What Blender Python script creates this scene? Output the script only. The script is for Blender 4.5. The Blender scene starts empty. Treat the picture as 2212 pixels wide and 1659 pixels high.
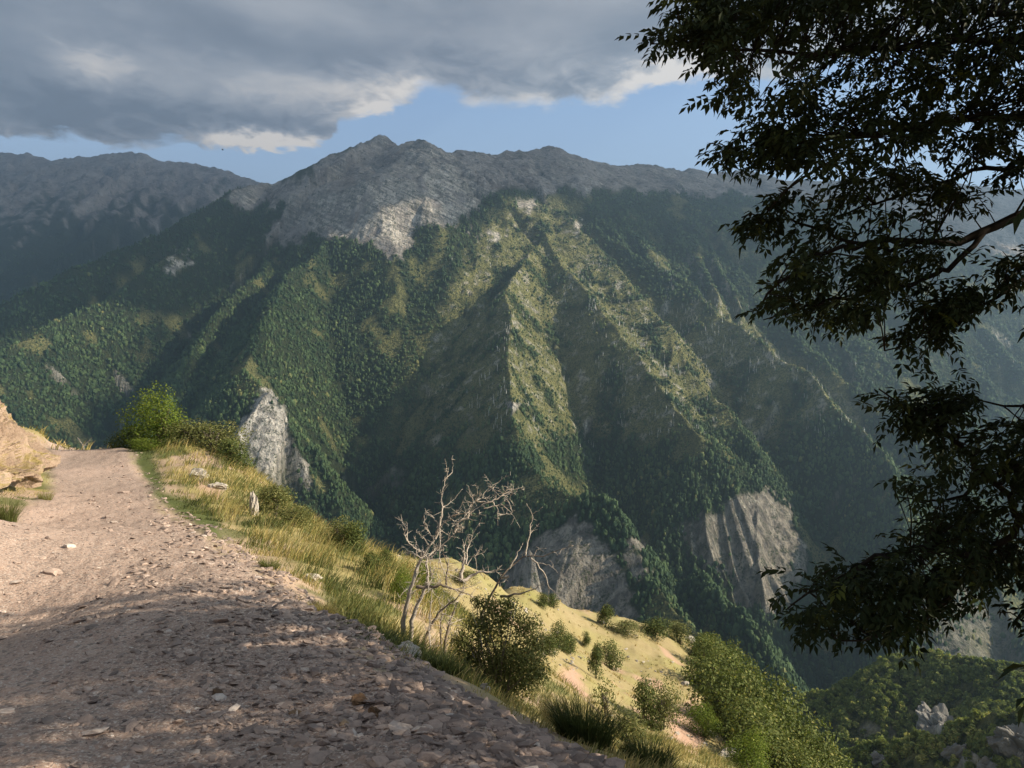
import bpy, math, random
import numpy as np
from mathutils import Vector, Matrix

random.seed(7)
SC = bpy.context.scene
COL = SC.collection
RNG = np.random.default_rng(11)
# ------------------------------------------------------------------ camera
F = 1659.0                      # focal length in the units of the traced view (2212 x 1659)
cam_data = bpy.data.cameras.new("camera")
cam_data.sensor_width = 36.0
cam_data.lens = 27.0
cam_data.clip_start = 0.05
cam_data.clip_end = 60000.0
cam = bpy.data.objects.new("camera", cam_data)
cam.rotation_euler = (math.radians(90), 0, 0)
COL.objects.link(cam)
SC.camera = cam

# ------------------------------------------------------------------ sun, exposure
SUN_EL, SUN_AZ = math.radians(29), math.radians(99)     # azimuth from +Y (view) towards +X (right)
SUN_DIR = Vector((math.cos(SUN_EL)*math.sin(SUN_AZ), math.cos(SUN_EL)*math.cos(SUN_AZ), math.sin(SUN_EL)))
sd = bpy.data.lights.new("sun", 'SUN')
sd.energy = 5.0
sd.angle = math.radians(0.5)
sd.color = (1.0, 0.86, 0.66)
sun = bpy.data.objects.new("sun", sd)
sun.rotation_euler = SUN_DIR.to_track_quat('Z', 'Y').to_euler()
sun.location = SUN_DIR*50
COL.objects.link(sun)

vs = SC.view_settings
SC.display_settings.display_device = 'sRGB'
vs.view_transform = 'Standard'
vs.look = 'None'
vs.exposure = 1.36
vs.gamma = 1.0
vs.use_curve_mapping = False
cy = SC.cycles
cy.use_denoising = True
try:
    cy.denoiser = 'OPENIMAGEDENOISE'
    cy.denoising_input_passes = 'RGB_ALBEDO_NORMAL'
    cy.denoising_prefilter = 'ACCURATE'
except Exception:
    pass
cy.max_bounces = 5
cy.diffuse_bounces = 2
cy.glossy_bounces = 1
cy.transmission_bounces = 3
cy.volume_bounces = 0
cy.transparent_max_bounces = 6
cy.use_adaptive_sampling = False
cy.caustics_reflective = False
cy.caustics_refractive = False

# ------------------------------------------------------------------ node helpers
class NT:
    def __init__(s, tree):
        s.t = tree
        tree.nodes.clear()
    def n(s, typ, **kw):
        nd = s.t.nodes.new(typ)
        for k, v in kw.items():
            setattr(nd, k, v)
        return nd
    def put(s, sock, v):
        if isinstance(v, bpy.types.NodeSocket):
            s.t.links.new(v, sock)
        elif v is not None:
            if sock.type == 'RGBA' and not isinstance(v, (int, float)) and len(v) == 3:
                v = (*v, 1)
            sock.default_value = v
    def m(s, op, a, b=None, c=None, clamp=False):
        nd = s.n('ShaderNodeMath', operation=op)
        nd.use_clamp = clamp
        for i, v in enumerate((a, b, c)):
            if v is not None:
                s.put(nd.inputs[i], v)
        return nd.outputs[0]
    def mix(s, fac, a, b, mode='MIX'):
        nd = s.n('ShaderNodeMix', data_type='RGBA', blend_type=mode)
        s.put(nd.inputs[0], fac); s.put(nd.inputs[6], a); s.put(nd.inputs[7], b)
        return nd.outputs[2]
    def noise(s, vec, scale, detail=4, rough=0.55, dist=0.0, out=0):
        nd = s.n('ShaderNodeTexNoise')
        if vec is not None:
            s.put(nd.inputs['Vector'], vec)
        nd.inputs['Scale'].default_value = scale
        nd.inputs['Detail'].default_value = detail
        nd.inputs['Roughness'].default_value = rough
        nd.inputs['Distortion'].default_value = dist
        return nd.outputs[out]
    def ramp(s, fac, stops, interp='LINEAR'):
        nd = s.n('ShaderNodeValToRGB')
        cr = nd.color_ramp
        cr.interpolation = interp
        while len(cr.elements) < len(stops):
            cr.elements.new(0.5)
        for e, (p, c) in zip(cr.elements, stops):
            e.position = p
            e.color = (c, c, c, 1) if isinstance(c, (int, float)) else (*c, 1)
        s.put(nd.inputs[0], fac)
        return nd.outputs[0]
    def sstep(s, v, lo, hi):
        nd = s.n('ShaderNodeMapRange', interpolation_type='SMOOTHSTEP')
        s.put(nd.inputs[0], v); s.put(nd.inputs[1], lo); s.put(nd.inputs[2], hi)
        return nd.outputs[0]
    def attr(s, name, out='Fac'):
        nd = s.n('ShaderNodeAttribute', attribute_name=name)
        return nd.outputs[out]
    def scale(s, vec, sc):
        nd = s.n('ShaderNodeVectorMath', operation='MULTIPLY')
        s.put(nd.inputs[0], vec); nd.inputs[1].default_value = sc
        return nd.outputs[0]
    def pos(s):
        return s.n('ShaderNodeNewGeometry').outputs['Position']
    def obj(s):
        return s.n('ShaderNodeTexCoord').outputs['Object']
    def bump(s, h, strength, dist):
        nd = s.n('ShaderNodeBump')
        nd.inputs['Strength'].default_value = strength
        nd.inputs['Distance'].default_value = dist
        s.put(nd.inputs['Height'], h)
        return nd.outputs[0]
    def bsdf(s, color, rough=0.9, normal=None, spec=0.2, **kw):
        nd = s.n('ShaderNodeBsdfPrincipled')
        s.put(nd.inputs['Base Color'], color)
        s.put(nd.inputs['Roughness'], rough)
        nd.inputs['Specular IOR Level'].default_value = spec
        if normal is not None:
            s.put(nd.inputs['Normal'], normal)
        o = s.n('ShaderNodeOutputMaterial')
        s.t.links.new(nd.outputs[0], o.inputs[0])
        s.out = o
        return nd

def mat(name):
    m = bpy.data.materials.new(name)
    m.use_nodes = True
    return m, NT(m.node_tree)

# ------------------------------------------------------------------ sky: Nishita sky with a broken cloud deck mixed in by direction
def build_world():
    w = bpy.data.worlds.new("World")
    SC.world = w
    w.use_nodes = True
    g = NT(w.node_tree)
    sky = g.n('ShaderNodeTexSky', sky_type='NISHITA')
    sky.sun_disc = False
    sky.sun_elevation = SUN_EL
    sky.sun_rotation = SUN_AZ
    sky.altitude = 1200
    sky.air_density = 1.0
    sky.dust_density = 1.6
    sky.ozone_density = 1.2
    tc = g.n('ShaderNodeTexCoord').outputs['Generated']
    sep = g.n('ShaderNodeSeparateXYZ'); g.put(sep.inputs[0], tc)
    x, y, z = sep.outputs
    az = g.m('ARCTAN2', x, y)
    hyp = g.m('SQRT', g.m('ADD', g.m('MULTIPLY', x, x), g.m('MULTIPLY', y, y)))
    t = g.m('DIVIDE', z, g.m('MAXIMUM', hyp, 0.05))
    # flat-layer coordinates (the deck is a sheet overhead)
    zz = g.m('ADD', g.m('MAXIMUM', z, 0.0), 0.16)
    cb = g.n('ShaderNodeCombineXYZ')
    g.put(cb.inputs[0], g.m('DIVIDE', x, zz)); g.put(cb.inputs[1], g.m('DIVIDE', y, zz)); g.put(cb.inputs[2], t)
    lay = cb.outputs[0]
    cb2 = g.n('ShaderNodeCombineXYZ')
    g.put(cb2.inputs[0], az); g.put(cb2.inputs[1], g.m('MULTIPLY', t, 1.9)); g.put(cb2.inputs[2], 0.3)
    ang = cb2.outputs[0]
    def at(u, v):
        a = math.atan((u-1106)/F)
        return a, (829.5-v)/F*math.cos(a)
    edge = [(-700, 290), (-200, 286), (0, 298), (150, 308), (400, 316), (560, 322), (660, 326), (705, 312), (735, 268), (800, 252), (870, 238), (905, 205), (970, 196),
            (1005, 218), (1180, 222), (1290, 226), (1345, 214), (1385, 190), (1490, 182), (1640, 165), (1900, 110), (2400, 40)]
    fc = g.n('ShaderNodeFloatCurve')
    c = fc.mapping.curves[0]
    fc.mapping.use_clip = False
    pts = [((at(u, v)[0]+1)/2, at(u, v)[1]) for u, v in edge]
    pts = [(0.0, 0.2)] + pts + [(1.0, 0.5)]
    while len(c.points) < len(pts):
        c.points.new(0.5, 0.5)
    for p, q in zip(c.points, pts):
        p.location = q
        p.handle_type = 'VECTOR'
    fc.mapping.update()
    g.put(fc.inputs['Value'], g.m('MULTIPLY', g.m('ADD', az, 1.0), 0.5, clamp=True))
    edge_t = fc.outputs[0]
    n1 = g.noise(ang, 9.0, 7, 0.58, 0.4)
    n2 = g.noise(ang, 30.0, 5, 0.6, 0.6)
    wob = g.m('ADD', g.m('MULTIPLY', g.m('SUBTRACT', n1, 0.5), 0.045), g.m('MULTIPLY', g.m('SUBTRACT', n2, 0.5), 0.034))
    d = g.m('ADD', g.m('SUBTRACT', t, edge_t), wob)         # height above the deck's edge
    soft = g.m('ADD', 0.004, g.m('MULTIPLY', g.sstep(g.noise(ang, 5.0, 3), 0.4, 0.65), 0.014))
    mask = g.sstep(d, g.m('MULTIPLY', soft, -0.6), soft)
    # light and dark clumps
    s1 = g.noise(g.scale(ang, (1.0, 1.55, 1)), 3.4, 7, 0.52, 0.35)
    s2 = g.noise(g.scale(lay, (1.0, 0.6, 1)), 1.1, 7, 0.55, 0.3)
    base = g.m('ADD', g.m('MULTIPLY', s1, 0.78), g.m('MULTIPLY', s2, 0.22))
    lum = g.ramp(base, [(0.33, 0.0), (0.72, 1.0)])
    lum = g.m('MULTIPLY', lum, 0.62)
    blobs = [(215, 142, 75, 30, .45), (470, 300, 110, 22, .45), (590, 308, 110, 24, .75), (650, 320, 60, 16, .5), (812, 240, 46, 26, 1.0), (885, 196, 60, 20, .4), (760, 262, 90, 22, .3),
             (1345, 200, 90, 26, .5), (1440, 165, 90, 26, .75), (1240, 222, 70, 14, .35), (700, 190, 260, 50, .22), (1130, 110, 240, 50, .16), (470, 150, 200, 50, .12), (560, 20, 120, 50, .14),
             (1500, 135, 90, 40, .5), (100, 240, 330, 60, -.16), (330, 270, 260, 40, -.2), (850, 120, 250, 40, -.14), (1400, 60, 320, 70, -.16), (250, 50, 300, 50, -.1), (1130, 190, 120, 22, -.12)]
    wa = g.m('ADD', az, g.m('MULTIPLY', g.m('SUBTRACT', n1, 0.5), 0.10))
    wt = g.m('ADD', t, g.m('MULTIPLY', g.m('SUBTRACT', n2, 0.5), 0.045))
    for (u, v, ru, rv, amp) in blobs:
        a0, t0 = at(u, v)
        qa = g.m('DIVIDE', g.m('SUBTRACT', wa, a0), ru/F)
        qt = g.m('DIVIDE', g.m('SUBTRACT', wt, t0), rv/F)
        r2 = g.m('ADD', g.m('MULTIPLY', qa, qa), g.m('MULTIPLY', qt, qt))
        lum = g.m('ADD', lum, g.m('MULTIPLY', g.m('POWER', 2.718, g.m('MULTIPLY', r2, -1.0)), amp))
    rim = g.m('MULTIPLY', g.m('SUBTRACT', 1.0, g.sstep(d, 0.0, 0.03)), g.sstep(n1, 0.38, 0.62))
    lum = g.m('ADD', lum, g.m('MULTIPLY', rim, 0.30))
    puff = g.m('MULTIPLY', g.m('SUBTRACT', 1.0, g.sstep(d, 0.01, 0.12)), g.m('SUBTRACT', g.noise(ang, 20.0, 6, 0.62, 0.8), 0.48))
    lum = g.m('ADD', lum, g.m('MULTIPLY', puff, 1.2))
    lum = g.m('ADD', lum, g.m('MULTIPLY', g.m('SUBTRACT', n1, 0.5), 0.18))
    ccol = g.ramp(lum, [(0.0, (0.076, 0.081, 0.095)), (0.25, (0.120, 0.126, 0.142)), (0.5, (0.198, 0.198, 0.206)), (0.8, (0.365, 0.335, 0.304)), (1.0, (0.46, 0.415, 0.365))])
    skyc = g.mix(1.0, sky.outputs[0], (0.110, 0.110, 0.110), 'MULTIPLY')
    # pale band low over the ridges, thickening haze of the horizon
    veil = g.m('MULTIPLY', g.m('SUBTRACT', 1.0, g.sstep(t, 0.14, 0.50)), 0.58)      # thin high veil paling towards the horizon
    skyc = g.mix(veil, skyc, (0.29, 0.34, 0.39))
    col = g.mix(g.m('MULTIPLY', mask, 0.97), skyc, ccol)
    bg = g.n('ShaderNodeBackground')
    g.put(bg.inputs[0], col)
    bg.inputs[1].default_value = 1.0
    o = g.n('ShaderNodeOutputWorld')
    g.t.links.new(bg.outputs[0], o.inputs[0])
build_world()

# ------------------------------------------------------------------ numpy helpers
def P(u, v, D):
    return ((u-1106)/F*D, D, (829.5-v)/F*D)

def _hash(ix, iy, seed):
    h = (ix.astype(np.int64)*374761393 + iy.astype(np.int64)*668265263 + seed*974634631) & 0xffffffff
    h = ((h ^ (h >> 13))*1274126177) & 0xffffffff
    h = h ^ (h >> 16)
    return h

_ANG = np.linspace(0, 2*np.pi, 256, endpoint=False)
_GX, _GY = np.cos(_ANG), np.sin(_ANG)

def perlin(x, y, seed=0):
    x = np.asarray(x, float); y = np.asarray(y, float)
    x0 = np.floor(x); y0 = np.floor(y)
    fx = x-x0; fy = y-y0
    u = fx*fx*fx*(fx*(fx*6-15)+10); v = fy*fy*fy*(fy*(fy*6-15)+10)
    def g(dx, dy):
        h = _hash(x0+dx, y0+dy, seed) & 255
        return _GX[h]*(fx-dx)+_GY[h]*(fy-dy)
    a = g(0, 0); b = g(1, 0); c = g(0, 1); d = g(1, 1)
    return (a+u*(b-a) + v*((c+u*(d-c))-(a+u*(b-a))))*1.5

def fbm(x, y, octs=4, seed=0, gain=0.5, lac=2.03):
    s = 0; a = 1
    for i in range(octs):
        s = s + a*perlin(x, y, seed+i*17)
        x = x*lac+3.1; y = y*lac+7.7; a *= gain
    return s

def ridged(x, y, octs=3, seed=0, gain=0.5):
    s = 0; a = 1; tot = 0
    for i in range(octs):
        s = s + a*(1-np.abs(perlin(x, y, seed+i*31))*2)
        tot += a
        x = x*2.07+1.7; y = y*2.07+5.3; a *= gain
    return s/tot

def sst(x, lo, hi):
    t = np.clip((x-lo)/(hi-lo), 0, 1)
    return t*t*(3-2*t)

def in_poly(u, v, poly, soft=10.0):
    """soft mask of a polygon in (u, v)"""
    inside = np.zeros(u.shape, bool)
    d2 = np.full(u.shape, 1e12)
    n = len(poly)
    for i in range(n):
        x1, y1 = poly[i]; x2, y2 = poly[(i+1) % n]
        cond = ((y1 > v) != (y2 > v))
        if y2 != y1:
            xi = (x2-x1)*(v-y1)/(y2-y1)+x1
            inside ^= cond & (u < xi)
        ex, ey = x2-x1, y2-y1
        tt = np.clip(((u-x1)*ex+(v-y1)*ey)/(ex*ex+ey*ey+1e-9), 0, 1)
        d2 = np.minimum(d2, (u-x1-tt*ex)**2+(v-y1-tt*ey)**2)
    d = np.sqrt(d2)*np.where(inside, 1, -1)
    return sst(d, -soft, soft)

def mesh_np(name, V, Fq, mats=(), attrs=None, smooth=False, parent=None, mat_index=None):
    """V (n,3); Fq (m,k) constant face size or list of such arrays"""
    me = bpy.data.meshes.new(name)
    if not isinstance(Fq, list):
        Fq = [Fq]
    V = np.ascontiguousarray(V, np.float32)
    loops = np.concatenate([f.reshape(-1) for f in Fq]).astype(np.int32)
    sizes = np.concatenate([np.full(len(f), f.shape[1], np.int32) for f in Fq])
    starts = np.concatenate([[0], np.cumsum(sizes)[:-1]]).astype(np.int32)
    me.vertices.add(len(V)); me.vertices.foreach_set('co', V.reshape(-1))
    me.loops.add(len(loops)); me.loops.foreach_set('vertex_index', loops)
    me.polygons.add(len(sizes))
    me.polygons.foreach_set('loop_start', starts)
    me.polygons.foreach_set('loop_total', sizes)
    me.polygons.foreach_set('use_smooth', np.full(len(sizes), bool(smooth)))
    for k, a in (attrs or {}).items():
        a = np.asarray(a, np.float32)
        if a.ndim == 2:
            at = me.attributes.new(k, 'FLOAT_COLOR', 'POINT')
            if a.shape[1] == 3:
                a = np.concatenate([a, np.ones((len(a), 1), np.float32)], 1)
            at.data.foreach_set('color', np.ascontiguousarray(a).reshape(-1))
        else:
            at = me.attributes.new(k, 'FLOAT', 'POINT')
            at.data.foreach_set('value', a)
    for m_ in mats:
        me.materials.append(m_)
    if mat_index is not None:
        me.polygons.foreach_set('material_index', np.asarray(mat_index, np.int32))
    me.update(calc_edges=True)
    ob = bpy.data.objects.new(name, me)
    COL.objects.link(ob)
    if parent is not None:
        ob.parent = parent
    return ob

def tag(o, label=None, cat=None, group=None, kind=None):
    if label: o['label'] = label
    if cat: o['category'] = cat
    if group: o['group'] = group
    if kind: o['kind'] = kind
    return o

def grid_faces(nr, nc):
    i = np.arange(nr-1)[:, None]*nc + np.arange(nc-1)[None, :]
    return np.stack([i, i+1, i+1+nc, i+nc], -1).reshape(-1, 4)
# ------------------------------------------------------------------ the mountain: ridge lines (u, v, distance) with their flank slopes
# each: points, slope of the left flank, slope of the right flank (looking along the line)
RIDGES = {
 'crest_left': ([(820,293,3200),(800,298,3195),(780,307,3185),(760,318,3170),(700,350,3120),(640,384,3050),(600,394,3010),(570,396,2980),(535,402,2920),(495,416,2860),(460,440,2800),(400,476,2700),(330,512,2600),(230,552,2450),(120,602,2300),(0,655,2150),(-150,720,2000),(-400,800,1800)], (1.15, 9e9, 1), (0.6, 9e9, 1)),
 'crest_right': ([(820,293,3200),(836,297,3190),(848,304,3175),(862,312,3160),(885,305,3100),(912,302,3050),(935,314,3080),(955,324,3120),(1050,328,3250),(1130,326,3320),(1160,320,3335),(1190,318,3350),(1216,323,3375),(1240,333,3400),(1290,350,3450),(1345,360,3500),(1383,355,3560),(1420,354,3600),(1450,366,3620),(1488,363,3650),(1547,377,3700),(1580,372,3720),(1611,367,3740),(1675,384,3800),(1707,392,3850),(1877,383,4000),(1968,385,4150),(2165,407,4400),(2500,430,4700),(2900,440,4900)], (0.5, 9e9, 1), (0.62, 420, 1.3)),
 'peak_spur': ([(905,304,3045),(890,350,2960),(850,400,2890),(800,450,2800),(740,490,2700),(694,540,2420),(629,592,2250),(587,660,2050),(550,746,1850),(525,800,1720),(560,832,1610),(584,850,1560),(604,895,1585),(640,932,1580),(672,960,1570),(719,1018,1540),(742,1126,1450),(760,1200,1380)], (1.15, 9e9, 1), (1.05, 9e9, 1)),
 'peak_face': ([(960,326,3110),(1000,400,3010),(1040,412,2960),(1075,405,2940)], (1.25, 9e9, 1), (1.2, 9e9, 1)),
 'shelf': ([(1075,405,2940),(1130,413,2940),(1180,420,2950),(1300,414,3000),(1450,419,3050),(1600,427,3100),(1750,434,3200),(1950,444,3400),(2212,455,3600),(2600,470,3900)], (0.45, 9e9, 1), (0.8, 500, 1.1)),
 'strip_ridge': ([(640,520,2720),(600,550,2600),(545,605,2400),(480,672,2200),(425,742,2030),(380,830,1830),(350,900,1700)], (1.2, 9e9, 1), (1.1, 9e9, 1)),
 'left_ridge': ([(430,490,2700),(378,548,2500),(270,620,2280),(130,694,2050),(40,740,1900),(-20,820,1750),(-90,920,1600)], (0.85, 500, 1.1), (1.0, 9e9, 1)),
 'spur_a': ([(1075,405,2940),(1115,418,2880),(1149,427,2830),(1166,470,2700),(1173,517,2560),(1140,560,2380),(1115,592,2270),(1095,638,2130),(1099,708,1960),(1102,785,1800),(1104,850,1680),(1106,909,1570),(1130,985,1460),(1180,1035,1380),(1229,1070,1310),(1262,1084,1280),(1304,1072,1265),(1335,1105,1235),(1356,1138,1215),(1376,1180,1190),(1404,1241,1150),(1450,1308,1090),(1490,1352,1050),(1560,1470,960)], (1.15, 9e9, 1), (0.95, 9e9, 1)),
 'spur_b': ([(1149,427,2830),(1175,500,2580),(1200,550,2450),(1234,592,2330),(1296,669,2140),(1392,770,1930),(1450,874,1740),(1508,947,1620)], (.5, 130, 1.6), (1.15, 9e9, 1)),
 'spur_c':      ([(1149,427,2830),(1196,449,2760),(1234,472,2690),(1256,500,2610),(1292,530,2530),(1335,577,2420),(1373,627,2310),(1412,669,2220),(1450,708,2140)], (1.25, 9e9, 1), (.35, 130, 1.35)),
 'spur_c1':     ([(1450,708,2140),(1480,785,1980),(1510,843,1870),(1566,882,1790)], (1.25, 9e9, 1), (.5, 110, 1.6)),
 'spur_c2':     ([(1566,882,1790),(1625,945,1670),(1643,985,1620),(1650,1020,1590)], (1.25, 9e9, 1), (1.4, 9e9, 1.0)),
 'spur_k':      ([(1643,985,1620),(1645,1030,1570),(1640,1075,1520),(1638,1130,1470),(1642,1200,1430),(1650,1290,1370)], (2.0, 9e9, 1), (2.8, 170, 1.1)),
 'spur_k2':     ([(1650,1020,1590),(1685,1072,1560),(1712,1130,1530),(1724,1190,1500),(1728,1250,1480),(1745,1330,1440)], (1.3, 9e9, 1), (1.4, 9e9, 1)),
 'cliff_g2':    ([(590,850,1562),(612,872,1552),(634,930,1535),(660,1000,1510)], (1.3, 9e9, 1), (2.8, 130, 1.2)),
 'cliff_j': ([(1258,1090,1275),(1246,1124,1262),(1205,1142,1330),(1170,1172,1400),(1145,1215,1480)], (3.4, 150, 1.2), (1.3, 9e9, 1)),
 'cliff_k':     ([(1655,1040,1560),(1622,1066,1520),(1590,1108,1515),(1545,1150,1535)], (2.8, 170, 1.2), (1.3, 9e9, 1)),
 'cliff_g': ([(590,850,1562),(572,856,1545),(552,888,1520),(520,918,1490),(498,962,1455),(478,985,1435)], (2.8, 130, 1.2), (1.3, 9e9, 1)),
 'spur_d': ([(1230,470,2850),(1290,500,2740),(1365,548,2560),(1412,577,2460),(1481,608,2360),(1528,658,2230),(1605,708,2090),(1682,770,1950),(1746,801,1870),(1797,877,1740),(1897,973,1590),(1919,1024,1520),(1955,1120,1410),(1985,1250,1290)], (1.15, 9e9, 1), (1.1, 9e9, 1)),
 'spur_e': ([(1490,520,2900),(1600,622,2600),(1712,709,2360),(1797,801,2170),(1883,870,2040),(1969,938,1910),(2050,1010,1800),(2120,1100,1660),(2160,1220,1480),(2190,1330,1330),(2215,1420,1230)], (1.1, 9e9, 1), (1.1, 9e9, 1)),
 'spur_f': ([(1730,470,3250),(1880,580,2950),(2020,650,2760),(2106,700,2640),(2180,762,2500),(2260,832,2380),(2380,960,2150)], (1.0, 9e9, 1), (1.0, 9e9, 1)),
 'spur_g': ([(2050,470,3500),(2200,560,3200),(2350,680,2900),(2500,820,2600)], (1.0, 9e9, 1), (1.0, 9e9, 1)),
 'foot_spur': ([(1505,1232,1230),(1530,1262,1160),(1565,1300,1100),(1625,1350,1030),(1672,1430,960),(1730,1520,880)], (1.2, 9e9, 1), (1.2, 9e9, 1)),
 'pinnacle': ([(1108,1212,1010),(1124,1192,1006),(1146,1188,1000)], (4.5, 9e9, 1), (4, 9e9, 1)),
 'far_left': ([(-900,430,5200),(-500,380,5400),(-200,340,5600),(0,329,5700),(60,331,5700),(110,346,5650),(200,336,5600),(262,327,5550),(310,331,5500),(345,346,5500),(400,351,5500),(480,366,5450),(540,386,5400),(600,410,5350),(700,440,5300)], (0.5, 9e9, 1), (0.62, 9e9, 1)),
 'far_spur': ([(290,330,5520),(300,400,5100),(240,470,4700),(180,540,4300)], (0.6, 9e9, 1), (0.6, 9e9, 1)),
 'far_spur_b': ([(60,331,5700),(20,420,5100),(-60,500,4700)], (0.6, 9e9, 1), (0.6, 9e9, 1)),
 'far_spur_c': ([(400,351,5500),(450,420,5000),(470,480,4700)], (0.6, 9e9, 1), (0.6, 9e9, 1)),
}

AMP = {'crest_left': .6, 'crest_right': .28, 'peak_face': .25, 'peak_spur': .8, 'shelf': .75, 'far_left': .42, 'far_spur': .42, 'far_spur_b': .42, 'far_spur_c': .42, 'cliff_j': .4, 'cliff_k': .02, 'spur_c2': .8, 'spur_k': .02, 'spur_k2': .05, 'cliff_g2': .4, 'cliff_g': .5}
def ridge_eval(X, Y, pts, kl, kr, seed):
    A = np.array([P(*p) for p in pts])
    best = np.full(X.shape, 1e18); zt = np.zeros(X.shape); side = np.zeros(X.shape); sarc = np.zeros(X.shape)
    s0 = 0.0
    for i in range(len(A)-1):
        a, b = A[i], A[i+1]
        e = b[:2]-a[:2]; L2 = e@e+1e-9; L = math.sqrt(L2)
        t = np.clip(((X-a[0])*e[0]+(Y-a[1])*e[1])/L2, 0, 1)
        dx = X-a[0]-t*e[0]; dy = Y-a[1]-t*e[1]
        d2 = dx*dx+dy*dy
        m = d2 < best
        best = np.where(m, d2, best)
        zt = np.where(m, a[2]+t*(b[2]-a[2]), zt)
        side = np.where(m, (e[0]*dy-e[1]*dx)/L/np.sqrt(d2+1e-6), side)
        sarc = np.where(m, s0+t*L, sarc)
        s0 += L
    d = np.sqrt(best)
    side = np.clip(side*1.0, -1, 1)
    a = .5+.5*side
    prof = lambda f: f[0]*np.minimum(d, f[1]) + f[2]*np.maximum(d-f[1], 0)
    drop = a*prof(kl) + (1-a)*prof(kr)
    return zt, d, drop, a*kl[0]+(1-a)*kr[0], sarc, side

def mountain_height(X, Y):
    wx = 26*perlin(X/210, Y/210, 3)+10*perlin(X/80, Y/80, 5); wy = 26*perlin(X/210, Y/210, 4)+10*perlin(X/80, Y/80, 6)
    dist = np.hypot(X, Y)
    w = np.clip(dist/2500, .3, 1)
    Xw = X+wx*w*.6; Yw = Y+wy*w*.6
    H = np.full(X.shape, -640.0); wsum = np.zeros(X.shape)
    hs = []
    for j, (nm, (pts, kl, kr)) in enumerate(RIDGES.items()):
        zt, d, drop, k, s, side = ridge_eval(Xw, Yw, pts, kl, kr, j)
        sgn = side
        steep = np.clip(k-1.4, 0, 1)
        amp = sst(d, 10, 260)*np.clip(d/330, 0, 1)*(1-.8*steep)*AMP.get(nm, 1.15)
        far = 2.2 if nm.startswith('far') else 1.0
        wq = .35*perlin(X/160, Y/160, 300+j)
        g1 = ridged(s/(165*far)+13*j+sgn*3+wq, d/(900*far)+j+wq, 2, 40+j)
        g2 = ridged(s/(70*far)+29*j+sgn*6+2*wq, d/(420*far)+j*2+wq, 2, 90+j)
        h = zt - drop
        h = h + amp*far*(95*(g1-.62)+38*(g2-.62))
        # small knobs along the crest itself
        h = h + (1-sst(d, 0, 120*far))*far*(3.5*perlin(s/70, s*0+j, 7)+2.0*perlin(s/22, s*0+j, 8))
        hs.append(h)
    hs = np.stack(hs)
    S = 9.0
    mx = hs.max(0)
    H = mx + S*np.log(np.exp((hs-mx)/S).sum(0))
    H = np.maximum(H, -640.0)
    rough = 7.0*fbm(X/95, Y/95, 4, 21, .55)
    fm = np.exp(-((X+330)/420)**2-((Y-2930)/260)**2)*sst(H, 380, 520)
    H = H + fm*(30*(ridged((X+.55*Y)/150+.5*perlin(X/200, Y/200, 311), (Y-.4*X)/420, 3, 312)-.55)+13*(ridged((X-.8*Y)/60, (Y+X)/190, 2, 313)-.55))
    return H + rough*np.clip(dist/1800, .4, 1.6)

NC, NR = 960, 900
def mountain_grid():
    phi = np.linspace(math.radians(-45), math.radians(45), NC)
    lr = np.concatenate([np.linspace(math.log(560), math.log(4600), NR-90), np.linspace(math.log(4640), math.log(7600), 90)])
    R = np.exp(lr)
    PH, RR = np.meshgrid(phi, R)
    X = np.sin(PH)*RR; Y = np.cos(PH)*RR
    Z = mountain_height(X, Y)
    # the near lip dives under, so that the sheet has no visible front edge
    Z = Z - 120*(1-sst(RR, 560, 640))
    return X, Y, Z
MX, MY, MZ = mountain_grid()
MU = 1106+F*MX/MY; MV = 829.5-F*MZ/MY
# which columns' points are seen from the road (with slack for a step to the side)
MR = np.hypot(MX, MY)
tanv = MZ/MR
runmax = np.maximum.accumulate(np.vstack([np.full((1, NC), -9.0), tanv[:-1]]), 0)
VIS = (MZ+14)/MR > runmax-0.004
# slope
gz_r = np.gradient(MZ, axis=0)/np.gradient(MR, axis=0)
gz_p = np.gradient(MZ, axis=1)/(MR*math.radians(90)/(NC-1))
SLOPE = np.hypot(gz_r, gz_p)

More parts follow.
